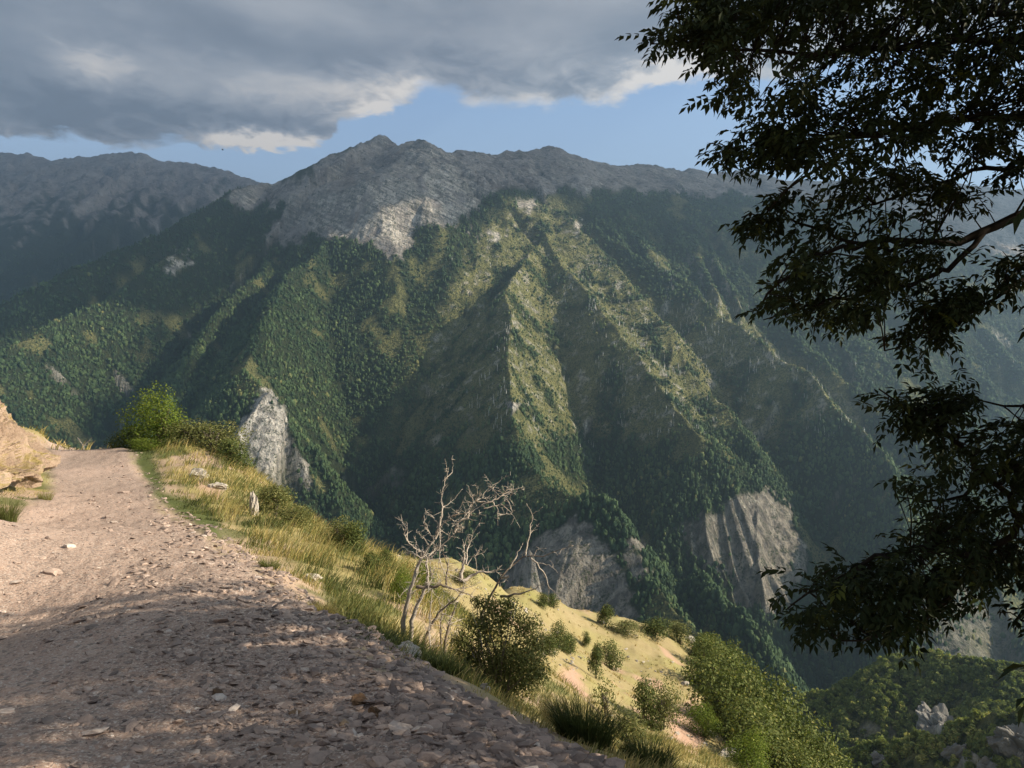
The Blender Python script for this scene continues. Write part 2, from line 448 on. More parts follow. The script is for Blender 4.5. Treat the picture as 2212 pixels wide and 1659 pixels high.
def mountain_masks():
    nu = MU+17*fbm(MU/46, MV/46, 4, 5, .6); nv = MV+17*fbm(MU/46, MV/46, 4, 6, .6)
    near = (MR < 4600)
    pk = in_poly(nu, nv, [(480,425),(540,398),(640,384),(820,280),(930,290),(1050,322),(1190,310),(1420,345),(1720,385),(2212,390),(2400,460),(1750,430),(1600,424),(1450,415),(1250,408),(1180,420),(1110,402),(1060,420),(985,478),(905,490),(860,560),(790,535),(700,512),(640,520),(560,520),(600,480),(650,440),(560,440),(500,450)], 8)
    pk = pk*near
    n = fbm(MX/70, MY/70, 4, 51)
    n2 = fbm(MX/28, (MY+MZ)/28, 3, 52)
    rock = np.zeros(MU.shape); alp = np.zeros(MU.shape); grass = np.zeros(MU.shape)
    alp = np.maximum(alp, pk)
    face = in_poly(nu, nv, [(870,330),(905,300),(960,325),(985,360),(1030,400),(1060,418),(985,478),(905,490),(860,545),(790,530),(700,508),(600,478),(660,440),(730,415),(790,390),(850,365)], 10)*near
    rock = np.maximum(rock, face*sst(n+.5*n2, -.70, -.15))
    rock = np.maximum(rock, pk*sst(n+.5*n2, .15, .55)*.75)
    def rp(poly, thr=-.5, soft=8, amt=1.0):
        e = in_poly(nu, nv, poly, 26)
        return sst(e+.30*(n*.6+.6*n2)+.28*np.minimum(thr*-1+.0, .75), .55, .80)*amt*near*(e > .02)
    rock = np.maximum(rock, rp([(560,845),(592,850),(625,930),(628,985),(612,1024),(542,1034),(520,1000),(490,985),(500,950),(545,890)], -.75))
    rock = np.maximum(rock, rp([(650,1000),(668,985),(668,1040),(652,1060),(640,1040)], -.7))
    rock = np.maximum(rock, rp([(1150,1185),(1200,1140),(1246,1120),(1290,1150),(1340,1215),(1362,1290),(1400,1400),(1150,1400)], -1.2))
    rock = np.maximum(rock, rp([(1350,1140),(1380,1180),(1410,1240),(1380,1260),(1340,1210)], -.2))
    rock = np.maximum(rock, rp([(1596,1085),(1650,1050),(1700,1100),(1735,1180),(1732,1260),(1690,1325),(1600,1325),(1580,1200)], -.75))
    rock = np.maximum(rock, rp([(1440,1130),(1600,1080),(1600,1310),(1540,1240),(1480,1200)], .0, 10, .8))
    rock = np.maximum(rock, rp([(1108,1190),(1155,1180),(1160,1300),(1090,1300)], -1.5))
    rock = np.maximum(rock, rp([(1085,850),(1100,860),(1150,880),(1106,915)], -.3))
    rock = np.maximum(rock, rp([(1125,425),(1155,425),(1165,450),(1140,470)], -.3))
    rock = np.maximum(rock, rp([(1232,470),(1255,480),(1262,520),(1235,500)], -.2))
    rock = np.maximum(rock, rp([(1060,490),(1090,480),(1085,530),(1050,540)], .1))
    rock = np.maximum(rock, rp([(350,570),(390,545),(410,550),(370,590)], -.5))
    rock = np.maximum(rock, rp([(1940,1240),(2060,1250),(2150,1270),(2200,1340),(2230,1450),(2000,1480)], -.2, 10, .6))
    rock = np.maximum(rock, rp([(490,420),(545,405),(560,425),(510,450)], .0))
    # bare grassy and burnt ridges of the middle spurs
    g = in_poly(nu, nv, [(1060,470),(1149,425),(1230,470),(1300,530),(1420,660),(1560,640),(1680,740),(1830,830),(1900,960),(1780,900),(1640,960),(1560,930),(1480,900),(1400,960),(1250,930),(1140,960),(1040,940),(900,860),(940,680),(1010,560)], 22)*near
    grass = np.maximum(grass, g*sst(n+.4*n2, -.85, .1))
    rock = np.maximum(rock, g*sst(n2+.5*n, .42, .75)*.65)
    nn1 = fbm(MX/140, MY/140, 3, 71); nn2 = fbm(MX/40, MY/40, 2, 72)
    grass = np.maximum(grass, .75*sst(nn1+.3*nn2, .32, .7)*near*(1-alp))
    g2 = in_poly(nu, nv, [(900,700),(1100,560),(1110,940),(950,1000),(820,960)], 25)*near
    grass = np.maximum(grass, .7*g2*sst(n+.4*n2, -.6, .3))
    g3 = in_poly(nu, nv, [(1150,1010),(1280,1060),(1180,1110),(1080,1130)], 20)*near
    grass = np.maximum(grass, .8*g3)
    g4 = in_poly(nu, nv, [(500,800),(585,820),(585,850),(530,860)], 10)*near
    grass = np.maximum(grass, .7*g4)
    steep = sst(SLOPE, 2.0, 2.6)*sst(n+.6*n2, -.1, .4)*near*sst(-MV, -1150, -1000)
    rock = np.maximum(rock, steep*.6)
    # the far range on the left
    farm = (MR > 3600) & (MU < 760)
    farm = farm & (MZ > -0.02*MR)
    base = 474+40*perlin(MU/90, MV/60, 77)-.25*(MU-100)*0
    alp = np.where(farm, sst(base-MV+70*n, -10, 60)*1.0, alp)
    rock = np.where(farm, alp*sst(n+.3*n2, .2, .7)*.4, rock)
    alp = np.where(MR > 3700, np.maximum(alp, np.where(MU > 900, 1, 0)), alp)
    return rock, alp, grass
M_ROCK, M_ALP, M_GRASS = mountain_masks()

def mountain_material():
    m, g = mat('mountain_ground')
    p = g.pos()
    rock = g.attr('rock'); alp = g.attr('alpine'); grass = g.attr('grass')
    n1 = g.noise(p, 0.012, 6, 0.6)
    n2 = g.noise(p, 0.06, 5, 0.6)
    n3 = g.noise(p, 0.25, 4, 0.6)
    forest = g.mix(n2, (0.016, 0.024, 0.012), (0.040, 0.050, 0.022))
    gr = g.mix(n1, (0.150, 0.150, 0.052), (0.265, 0.240, 0.105))
    gr = g.mix(g.sstep(n3, 0.42, 0.62), gr, (0.045, 0.055, 0.022))
    al = g.mix(g.sstep(n1, 0.35, 0.65), (0.175, 0.152, 0.140), (0.31, 0.285, 0.262))
    al = g.mix(g.sstep(n2, 0.52, 0.7), al, (0.38, 0.36, 0.34))
    al = g.mix(g.sstep(n2, 0.44, 0.34), al, (0.055, 0.055, 0.042))
    # limestone with tilted bedding
    rotp = g.n('ShaderNodeVectorRotate', rotation_type='AXIS_ANGLE')
    g.put(rotp.inputs['Vector'], p); rotp.inputs['Axis'].default_value = (0.2, 1, 0.1); rotp.inputs['Angle'].default_value = math.radians(-28)
    lay = g.noise(g.scale(rotp.outputs[0], (0.012, 0.012, 0.085)), 1.0, 6, 0.65, 0.4)
    ver = g.noise(g.scale(p, (0.11, 0.11, 0.014)), 1.0, 5, 0.62, 0.3)
    sz = g.n('ShaderNodeSeparateXYZ'); g.put(sz.inputs[0], p)
    high = g.sstep(sz.outputs[2], 200.0, 420.0)
    vs_ = g.noise(g.scale(p, (0.07, 0.07, 0.010)), 1.0, 7, 0.68, 0.5)
    lay = g.m('ADD', g.m('MULTIPLY', lay, high), g.m('MULTIPLY', vs_, g.m('SUBTRACT', 1.0, high)))
    rk = g.mix(g.sstep(lay, 0.36, 0.62), (0.20, 0.185, 0.167), (0.55, 0.505, 0.44))
    rk = g.mix(g.sstep(sz.outputs[2], -110.0, -230.0), rk, g.mix(1.0, rk, (0.56, 0.54, 0.51), 'MULTIPLY'))  # lower cliffs darkened in colour, standing in for the shade on them
    rk = g.mix(g.sstep(ver, 0.50, 0.30), rk, (0.10, 0.095, 0.09))
    rk = g.mix(g.m('MULTIPLY', g.sstep(n3, 0.46, 0.60), g.sstep(n2, 0.46, 0.58)), rk, (0.05, 0.058, 0.028))
    col = g.mix(grass, forest, gr)
    col = g.mix(alp, col, al)
    col = g.mix(rock, col, rk)
    h = g.m('ADD', g.m('MULTIPLY', lay, 1.0), g.m('MULTIPLY', n2, 0.8))
    h = g.m('ADD', h, g.m('MULTIPLY', ver, 0.8))
    h = g.m('ADD', h, g.m('MULTIPLY', n3, 0.25))
    g.bsdf(col, 0.95, g.bump(h, 0.9, 14.0), 0.1)
    return m
MAT_MOUNTAIN = mountain_material()
mo = mesh_np('mountain', np.stack([MX, MY, MZ], -1).reshape(-1, 3), grid_faces(NR, NC)[:, ::-1], [MAT_MOUNTAIN],
             {'rock': M_ROCK.ravel(), 'alpine': M_ALP.ravel(), 'grass': M_GRASS.ravel()}, smooth=True)
tag(mo, kind='structure')
# ------------------------------------------------------------------ unseen cloud deck off to the right, shaped to shade chosen slopes
def build_shade_clouds():
    ZC = 3600.0
    sx, sy_, sz = SUN_DIR
    u, v = MU, MV
    sh = np.zeros(u.shape)
    sh = np.maximum(sh, sst(v, 436, 424)*(u > 560)*1.0)                                    # all the high ground
    sh = np.maximum(sh, in_poly(u, v, [(560,380),(1075,380),(1090,440),(1000,500),(880,520),(760,520),(690,535),(600,580),(540,600),(480,660),(420,700),(330,700),(200,640),(60,720),(-200,800),(-400,500),(300,450)], 6))
    sh = np.maximum(sh, in_poly(u, v, [(1180,410),(1750,425),(2300,420),(2300,520),(1900,560),(1640,590),(1450,560),(1290,500)], 6))
    sh = np.maximum(sh, in_poly(u, v, [(300,700),(420,720),(400,760),(430,810),(440,870),(390,960),(100,960),(240,820)], 6))
    sh = np.maximum(sh, (MR > 4300)*(u < 800)*1.0)
    sh = sh*(1-in_poly(u, v, [(352,545),(400,535),(420,560),(375,595),(350,590)], 5))  # gaps cut in the deck where sunlit patches are wanted
    sh = sh*(1-.35*in_poly(u, v, [(720,410),(880,330),(960,330),(1050,410),(985,478),(905,495),(860,545),(790,535),(640,500)], 8))
    sh = sh*(1-in_poly(u, v, [(600,475),(690,430),(800,392),(818,450),(850,500),(800,530),(700,505),(640,500)], 5))
    sh = sh*(1-in_poly(u, v, [(780,400),(800,400),(812,450),(785,460)], 5))
    sh = sh*(1-in_poly(u, v, [(530,590),(565,600),(520,690),(440,748),(420,735)], 5))
    n = np.stack([-np.gradient(MZ, axis=1)/(MR*math.radians(90)/(NC-1)), -gz_r], -1)
    az = np.arctan2(MX, MY)
    # slopes along the tangential and radial directions -> world
    nx = n[..., 0]*np.cos(az)+n[..., 1]*np.sin(az); ny = -n[..., 0]*np.sin(az)+n[..., 1]*np.cos(az)
    facing = (nx*sx+ny*sy_+sz) > .06
    ok = facing & VIS & (MZ > -500)
    t = (ZC-MZ)/sz
    cx = MX+t*sx; cyy = MY+t*sy_
    C = 28.0
    x0, y0 = -2600.0, 300.0
    W, Hh = 560, 234
    ix = ((cx-x0)/C).astype(int); iy = ((cyy-y0)/C).astype(int)
    ok &= (ix >= 0) & (ix < W) & (iy >= 0) & (iy < Hh)
    wgt = MR**2
    S = np.zeros((Hh, W)); K = np.zeros((Hh, W))
    np.add.at(S, (iy[ok], ix[ok]), (sh*wgt)[ok]); np.add.at(K, (iy[ok], ix[ok]), wgt[ok])
    def blur(a, r):
        k = np.exp(-.5*(np.arange(-3*r, 3*r+1)/r)**2); k /= k.sum()
        a = np.apply_along_axis(lambda q: np.convolve(q, k, 'same'), 0, a)
        return np.apply_along_axis(lambda q: np.convolve(q, k, 'same'), 1, a)
    S1, K1 = blur(S, 2), blur(K, 2)
    S2, K2 = blur(S, 7), blur(K, 7)
    m = np.where(K1 > K1.max()*1e-3, S1/(K1+1e-9), np.where(K2 > K2.max()*1e-3, S2/(K2+1e-9), 0))
    gx, gy = np.meshgrid(x0+(np.arange(W)+.5)*C, y0+(np.arange(Hh)+.5)*C)
    m = m+.10*fbm(gx/160, gy/160, 3, 501)
    m[0] = m[-1] = 0; m[:, 0] = m[:, -1] = 0
    on = m > .5
    cell = on[:-1, :-1] & on[1:, :-1] & on[:-1, 1:] & on[1:, 1:]
    deep = blur(on.astype(float), 4)
    inner = np.zeros_like(on); inner[1:-1, 1:-1] = on[1:-1, 1:-1] & on[:-2, 1:-1] & on[2:, 1:-1] & on[1:-1, :-2] & on[1:-1, 2:] & on[:-2, :-2] & on[2:, 2:] & on[:-2, 2:] & on[2:, :-2]
    th = np.where(inner, 30+260*np.clip(deep-.45, 0, 1)*(1+.5*fbm(gx/220, gy/220, 4, 502)), 0)
    zb = ZC-.15*th+8*fbm(gx/120, gy/120, 2, 503); zt = zb+th+.6
    q = grid_faces(Hh, W)[cell.ravel()]
    n_ = Hh*W
    V = np.concatenate([np.stack([gx, gy, zb], -1).reshape(-1, 3), np.stack([gx, gy, zt], -1).reshape(-1, 3)])
    Fq = np.concatenate([q[:, ::-1], q+n_])
    used = np.unique(Fq); mp = np.full(len(V), -1); mp[used] = np.arange(len(used))
    mt, g = mat('shade_cloud_white')
    b_ = g.bsdf((.86, .87, .9), 1.0, None, 0)
    tr = g.n('ShaderNodeBsdfTransparent')                 # lets a little sun through, to lift the shaded rock
    ms = g.n('ShaderNodeMixShader'); ms.inputs[0].default_value = .30
    g.t.links.new(b_.outputs[0], ms.inputs[1]); g.t.links.new(tr.outputs[0], ms.inputs[2]); g.t.links.new(ms.outputs[0], g.out.inputs[0])
    o = mesh_np('shade_cloud', V[used], mp[Fq], [mt], smooth=True)
    tag(o, kind='structure')
build_shade_clouds()
# ------------------------------------------------------------------ woods of the gorge (far trees read as one mass)
def ico():
    t = (1+5**.5)/2
    v = np.array([(-1,t,0),(1,t,0),(-1,-t,0),(1,-t,0),(0,-1,t),(0,1,t),(0,-1,-t),(0,1,-t),(t,0,-1),(t,0,1),(-t,0,-1),(-t,0,1)], float)
    v /= np.linalg.norm(v[0])
    f = np.array([(0,11,5),(0,5,1),(0,1,7),(0,7,10),(0,10,11),(1,5,9),(5,11,4),(11,10,2),(10,7,6),(7,1,8),(3,9,4),(3,4,2),(3,2,6),(3,6,8),(3,8,9),(4,9,5),(2,4,11),(6,2,10),(8,6,7),(9,8,1)])
    return v, f
def subdiv(v, f):
    v = list(map(tuple, v)); cache = {}
    def mid(a, b):
        k = (min(a, b), max(a, b))
        if k not in cache:
            p = (np.array(v[a])+np.array(v[b]))/2; p /= np.linalg.norm(p)
            cache[k] = len(v); v.append(tuple(p))
        return cache[k]
    o = []
    for a, b, c in f:
        ab, bc, ca = mid(a, b), mid(b, c), mid(c, a)
        o += [(a, ab, ca), (b, bc, ab), (c, ca, bc), (ab, bc, ca)]
    return np.array(v), np.array(o)
ICO1 = ico(); ICO2 = subdiv(*ICO1)

def lump_trees(pos, rad, hgt, cone, tint, tmpl, rng):
    """pos (n,3) ground points -> vertices, faces, tint of n rough crowns"""
    tv, tf = tmpl
    n = len(pos); k = len(tv)
    a = rng.uniform(0, 6.283, n); ca, sa = np.cos(a), np.sin(a)
    q = np.repeat(tv[None], n, 0)*(1+rng.uniform(-.28, .28, (n, k, 1)))
    zn = (q[..., 2]+1)/2
    tap = 1-cone[:, None]*np.clip(zn, 0, 1)*.85
    x = (q[..., 0]*ca[:, None]-q[..., 1]*sa[:, None])*tap; y = (q[..., 0]*sa[:, None]+q[..., 1]*ca[:, None])*tap
    V = np.stack([x*rad[:, None]+pos[:, 0, None], y*rad[:, None]+pos[:, 1, None], (q[..., 2]*.52+.45)*hgt[:, None]+pos[:, 2, None]], -1)
    Fc = (tf[None]+(np.arange(n)*k)[:, None, None]).reshape(-1, 3)
    T = np.repeat(tint, k)+rng.uniform(-.06, .06, n*k)
    return V.reshape(-1, 3), Fc, T

def leaf_material(name, dark, light, warm, transl=0.25, nscale=0.25):
    m, g = mat(name)
    t = g.attr('tint')
    n = g.noise(g.pos(), nscale, 4, 0.6)
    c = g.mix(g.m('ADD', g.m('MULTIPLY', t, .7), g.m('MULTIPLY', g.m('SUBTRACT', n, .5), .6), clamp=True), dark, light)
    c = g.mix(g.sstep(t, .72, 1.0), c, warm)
    b = g.n('ShaderNodeBsdfPrincipled')
    g.put(b.inputs['Base Color'], c); b.inputs['Roughness'].default_value = .75
    b.inputs['Specular IOR Level'].default_value = .18
    tr = g.n('ShaderNodeBsdfTranslucent')
    g.put(tr.inputs[0], g.mix(1.0, c, (1.0, 1.05, .55), 'MULTIPLY'))
    ms = g.n('ShaderNodeMixShader'); ms.inputs[0].default_value = transl
    g.t.links.new(b.outputs[0], ms.inputs[1]); g.t.links.new(tr.outputs[0], ms.inputs[2])
    o = g.n('ShaderNodeOutputMaterial')
    g.t.links.new(ms.outputs[0], o.inputs[0])
    return m
MAT_WOOD = leaf_material('woodland_leaves', (.032, .060, .026), (.155, .215, .078), (.23, .22, .08), .32, .02)

def bary_points(w, n, rng):
    """n random points on the mountain, cells picked by weight w (rows-1, cols-1)"""
    c = np.cumsum(w.ravel()); idx = np.searchsorted(c, rng.uniform(0, c[-1], n))
    i, j = idx//(NC-1), idx % (NC-1)
    a, b = rng.uniform(0, 1, n), rng.uniform(0, 1, n)
    def lerp(M):
        return (M[i, j]*(1-a)*(1-b)+M[i+1, j]*a*(1-b)+M[i, j+1]*(1-a)*b+M[i+1, j+1]*a*b)
    return np.stack([lerp(MX), lerp(MY), lerp(MZ)], -1), lerp, i, j

def build_woods():
    rng = np.random.default_rng(5)
    dr = np.diff(MR[:, 0])[:, None]; dphi = math.radians(90)/(NC-1)
    area = dr*MR[:-1, :-1]*dphi*np.sqrt(1+np.minimum(SLOPE[:-1, :-1], 2.2)**2)
    n1 = fbm(MX/140, MY/140, 3, 71); n2 = fbm(MX/40, MY/40, 2, 72)
    dens = (1-np.clip(M_ROCK*1.25, 0, 1))*(1-.985*np.clip(M_ALP, 0, 1))*(1-.86*M_GRASS*sst(n2+n1*.5, -.6, .3))
    dens = dens*(M_ALP < .45)*VIS*~((MV < 413) & (MU > 585) & (MR < 4600))*(MR < 4700)*(MZ > -560)*(MR > 650)
    # pale screes and clearings
    dens = dens*(1-.6*sst(n1+.3*n2, .32, .7))*(.65+.6*sst(n2, -.4, .4))
    far = 1/np.clip(MR/2400, .62, 2)**1.2
    w = area*(dens*far)[:-1, :-1]
    N = 175000
    p, lerp, i, j = bary_points(w, N, rng)
    r = lerp(MR); gr = lerp(M_GRASS); al = lerp(M_ALP)
    nn = fbm(p[:, 0]/220, p[:, 1]/220, 3, 73); con = (rng.uniform(0, 1, N) < np.clip(.22+.5*sst(p[:, 2], -50, 350)*(p[:, 0] < 0)+nn*.3, .03, .7))
    hg = np.clip(rng.lognormal(math.log(6.2), .42, N), 3.0, 15)*(1-.45*gr)*(1-.4*al); rad = hg*rng.uniform(.30, .46, N)
    hg = np.where(con, hg*1.35, hg); rad = np.where(con, rad*.72, rad)
    rad = rad*np.clip(r/2000, .8, 1.25)
    tint = np.clip(.36+.38*nn+.2*fbm(p[:, 0]/60, p[:, 1]/60, 2, 75)+rng.normal(0, .17, N)+.25*gr-.25*con, 0, 1)
    nearm = r < 1500
    V1, F1, T1 = lump_trees(p[~nearm], rad[~nearm], hg[~nearm], con[~nearm]*1.0, tint[~nearm], ICO1, rng)
    V2, F2, T2 = lump_trees(p[nearm], rad[nearm], hg[nearm], con[nearm]*1.0, tint[nearm], ICO2, rng)
    print('woods', (~nearm).sum(), nearm.sum())
    o = mesh_np('forest', np.concatenate([V1, V2]), np.concatenate([F1, F2+len(V1)]), [MAT_WOOD], {'tint': np.concatenate([T1, T2])})
    tag(o, 'dark green wood covering the flanks of the gorge below the grey peak', 'forest', kind='stuff')
build_woods()

# ------------------------------------------------------------------ bleached dead trunks on the burnt spurs
def snag_template(rng):
    V = []; Fq = []
    def tube(p0, p1, r0, r1):
        b = len(V)
        for p, r_ in ((p0, r0), (p1, r1)):
            for k in range(4):
                a = k*math.pi/2+.4
                V.append((p[0]+math.cos(a)*r_, p[1]+math.sin(a)*r_, p[2]))
        for k in range(4):
            Fq.append((b+k, b+(k+1) % 4, b+4+(k+1) % 4, b+4+k))
    lx, ly = rng.uniform(-.5, .5, 2)
    tube((0, 0, -.8), (lx*.6, ly*.6, 6), .52, .38); tube((lx*.6, ly*.6, 6), (lx, ly, 12), .38, .15)
    for _ in range(rng.integers(2, 6)):
        z = rng.uniform(5, 11); a = rng.uniform(0, 6.28); l = rng.uniform(.8, 2.0)
        f = z/12
        tube((lx*f, ly*f, z), (lx*f+l*math.cos(a), ly*f+l*math.sin(a), z+l*.5), .20, .08)
    return np.array(V), np.array(Fq)

def build_snags():
    rng = np.random.default_rng(9)
    m, g = mat('bleached_wood')
    n = g.noise(g.obj(), 1.3, 3)
    g.bsdf(g.mix(n, (.42, .40, .37), (.68, .65, .60)), .85)
    uu, vv = MU, MV
    reg = np.zeros(MU.shape)
    for poly, a in (([(1085,620),(1110,600),(1110,930),(1060,930),(1010,900),(1040,780)], .7), ([(1100,600),(1235,600),(1240,900),(1110,930)], .35), ([(1230,560),(1300,560),(1460,780),(1560,930),(1440,960),(1330,930),(1270,760)], 1.0),
                    ([(1400,560),(1480,590),(1640,740),(1760,820),(1700,900),(1560,860),(1460,720)], 1.3), ([(1440,640),(1500,600),(1640,700),(1560,740)], .8), ([(1680,740),(1800,830),(1880,930),(1780,960),(1640,880)], .6), ([(950,560),(1100,500),(1080,640),(940,700)], .12),
                    ([(1000,930),(1240,900),(1300,1000),(1000,1010)], .3), ([(1800,800),(2212,900),(2212,700),(2000,700)], .25)):
        reg = np.maximum(reg, in_poly(uu, vv, poly, 20)*a)
    cl = sst(fbm(MX/60, MY/60, 3, 81), -.1, .5)+.12
    dr = np.diff(MR[:, 0])[:, None]
    w = dr*MR[:-1, :-1]*(reg*cl*VIS*(MR > 1200)*(MR < 3200)*(1-M_ROCK*.7))[:-1, :-1]
    N = 1200
    p, lerp, i, j = bary_points(w, N, rng)
    h = rng.uniform(.45, 1.3, N)
    order = np.argsort(-h/np.hypot(p[:, 0], p[:, 1]))
    tm = [snag_template(rng) for _ in range(5)]
    mes = []
    for q in range(5):
        o = mesh_np('dead_tree', tm[q][0], tm[q][1], [m])
        mes.append(o.data)
        bpy.data.objects.remove(o)
    for c_, k in enumerate(order[:280]):
        o = bpy.data.objects.new('dead_tree', mes[c_ % 5])
        o.location = p[k]; o.rotation_euler = (rng.uniform(-.06, .06), rng.uniform(-.06, .06), rng.uniform(0, 6.28))
        s = h[k]; o.scale = (s**.5, s**.5, s)
        COL.objects.link(o)
        tag(o, 'bare bleached trunk standing among others on the burnt spurs below the peak', 'dead tree', 'bleached trunks on the burnt spurs')
    Vs, Fs, b = [], [], 0
    for c_, k in enumerate(order[280:]):
        v, f = tm[c_ % 5]
        a = rng.uniform(0, 6.28)
        s = h[k]
        x = (v[:, 0]*math.cos(a)-v[:, 1]*math.sin(a))*s**.5; y = (v[:, 0]*math.sin(a)+v[:, 1]*math.cos(a))*s**.5
        Vs.append(np.stack([x, y, v[:, 2]*s], -1)+p[k]); Fs.append(f+b); b += len(v)
    o = mesh_np('dead_trees', np.concatenate(Vs), np.concatenate(Fs), [m])
    tag(o, 'smaller bleached trunks scattered over the burnt spurs', 'dead trees', 'bleached trunks on the burnt spurs', 'stuff')
build_snags()
# ------------------------------------------------------------------ near ground: the road bench, the verge and the dry meadow below it
def tps_fit(S, vals, lam=1e-4):
    n = len(S)
    d = np.hypot(S[:, None, 0]-S[None, :, 0], S[:, None, 1]-S[None, :, 1])
    K = np.where(d > 0, d*d*np.log(d+1e-12), 0)+lam*np.eye(n)
    Pm = np.concatenate([np.ones((n, 1)), S], 1)
    A = np.block([[K, Pm], [Pm.T, np.zeros((3, 3))]])
    return np.linalg.solve(A, np.concatenate([vals, np.zeros(3)]))
def tps_eval(S, w, X):
    out = np.full(len(X), w[-3])+X[:, 0]*w[-2]+X[:, 1]*w[-1]
    for i in range(len(S)):
        d2 = (X[:, 0]-S[i, 0])**2+(X[:, 1]-S[i, 1])**2
        out += w[i]*.5*d2*np.log(d2+1e-12)
    return out

EDGE_R = [(1230,1659,3.4),(1000,1540,4.25),(850,1450,5.1),(720,1340,6.6),(560,1230,9.5),(455,1160,12.5),(350,1100,17),(300,1020,25),(270,968,34)]
EDGE_L = [(-700,1500,4.7),(-400,1320,7.2),(0,1140,14.5),(110,1062,20),(105,1000,28),(100,962,34)]
UVD = EDGE_R+EDGE_L+[(500,1500,4.7),(200,1340,6.8),(250,1200,10.8),(225,1080,18.5),(500,1659,3.45),(0,1659,3.5),
  (180,1003,46),(120,1090,70),
  (700,1275,10),(850,1400,7.6),(640,1200,13),(450,1060,21),(400,1003,27),(500,1085,20),(340,965,31),(430,972,30),
  (600,1125,18),(700,1165,16),(790,1205,14),(880,1310,11),(965,1425,9),(1080,1515,7.5),(1230,1595,6),(1400,1655,5.1),(1560,1710,4.7),
  (480,990,30),(545,1055,24),
  (850,1225,60),(960,1244,80),(1110,1272,95),(1190,1312,100),(1290,1344,108),(1400,1372,115),(1480,1392,120),
  (1350,1480,75),(1250,1400,85),(1450,1470,86),(1510,1560,70),(1400,1600,50),(1300,1560,48),(1200,1480,55),(1000,1340,55),(900,1300,48),(870,1262,52),
  (1500,1640,40),(1580,1660,36),(1450,1625,27),(1550,1480,100),(1600,1545,92),(1700,1640,82),(1800,1730,75),
  (0,1060,18),(60,1030,22),(85,947,34),(-100,1040,17),(-300,1010,12),(-600,1080,7),(-60,935,36),(30,935,34)]
XYZ = [(-.6,.8,-1.68),(.8,.6,-1.68),(-.8,-.6,-1.68),(.6,-.8,-1.68),(1.8,1.0,-1.72),(2.2,0,-1.72),(3.6,1.6,-2.9),(5,3,-4.6),(6,0,-4.6),(4,-3,-3.0),(0,-4,-1.7),(-4,-3,-1.7),(-5,0,-1.6),
  (-9,2,-1.3),(-14,6,-1.2),(-16,13,-1.4),(-20,24,-2.0),(-30,50,-5),(-40,10,6),(-10,-10,1),(0,-20,0),(10,-10,-5),(20,-5,-12),
  (1.1,22.4,-9.8),(5,14,-8.4),(6.5,9,-7.4),(6.5,6,-6.2),(9,4,-7.2),(12,20,-15),(16,10,-14),(-2,30,-11),(-6,42,-13),(-20,60,-9),(-35,90,-16),
  (-10,88,-33),(-6,115,-52),(5,142,-68),(28,165,-84),(60,150,-90),
  (46,92,-64),(60,60,-72),(40,40,-46),(52,130,-82),(30,18,-27),(60,20,-55),(-40,140,-60),(-60,60,-5),(0,200,-120),(100,150,-140),(-80,200,-110),(120,60,-120),(140,-40,-100),(-60,-60,20),(20,-80,-10)]
pts3 = np.array([P(*q) for q in UVD]+[tuple(map(float, q)) for q in XYZ])
def s_of(X, Y):
    return np.stack([np.arctan2(X, Y), .75*np.log(np.hypot(X, Y))], -1)
_S = s_of(pts3[:, 0], pts3[:, 1])
def _k(X, Y): return np.hypot(X, Y)+5.0
_vals = pts3[:, 2]/_k(pts3[:, 0], pts3[:, 1])
# close the circle behind the camera
_S2 = _S.copy(); _S2[:, 0] = np.where(_S[:, 0] < 0, _S[:, 0]+2*np.pi, _S[:, 0]-2*np.pi)
_sel = np.abs(_S[:, 0]) > 1.6
_SA = np.concatenate([_S, _S2[_sel]]); _VA = np.concatenate([_vals, _vals[_sel]])
_W = tps_fit(_SA, _VA, 2e-5)

ER = np.array([P(*q) for q in EDGE_R])[:, :2]; EL = np.array([P(*q) for q in EDGE_L])[:, :2]
ROAD_POLY = [tuple(p) for p in ER]+[(-16.0, 41.0), (-21, 55), (-27, 55), (-25, 40)]+[tuple(p) for p in EL[::-1]]+[(-6.5, 1.5), (-3, -2.6), (0, -6.5), (7, -12), (8, -9), (4.2, -3.4), (2.4, 0)]
def road_mask(X, Y, soft=.25):
    rw = .22*fbm(X*1.1, Y*1.1, 3, 33)
    return in_poly(X+rw, Y-rw, ROAD_POLY, soft)

def ground_base(X, Y):
    sh = X.shape
    x = X.ravel(); y = Y.ravel()
    z = tps_eval(_SA, _W, s_of(x, y))*_k(x, y)
    return z.reshape(sh)

def ground_detail(X, Y, road):
    r = np.hypot(X, Y)
    off = 1-road
    z = off*(.10*fbm(X*.55, Y*.55, 3, 41)*np.clip(r/8, .5, 1)+.35*fbm(X/9, Y/9, 3, 42)*np.clip((r-12)/30, 0, 1.2)+.16*fbm(X/2.4, Y/2.4, 3, 47)*np.clip((r-30)/40, 0, 1)+1.1*fbm(X/34, Y/34, 3, 46)*np.clip((r-45)/60, 0, 1))
    z = z + .030*fbm(X*1.2, Y*1.2, 3, 43)*road+.014*fbm(X*6, Y*6, 3, 44)*(.35+.65*road)
    # wheel ruts
    return z

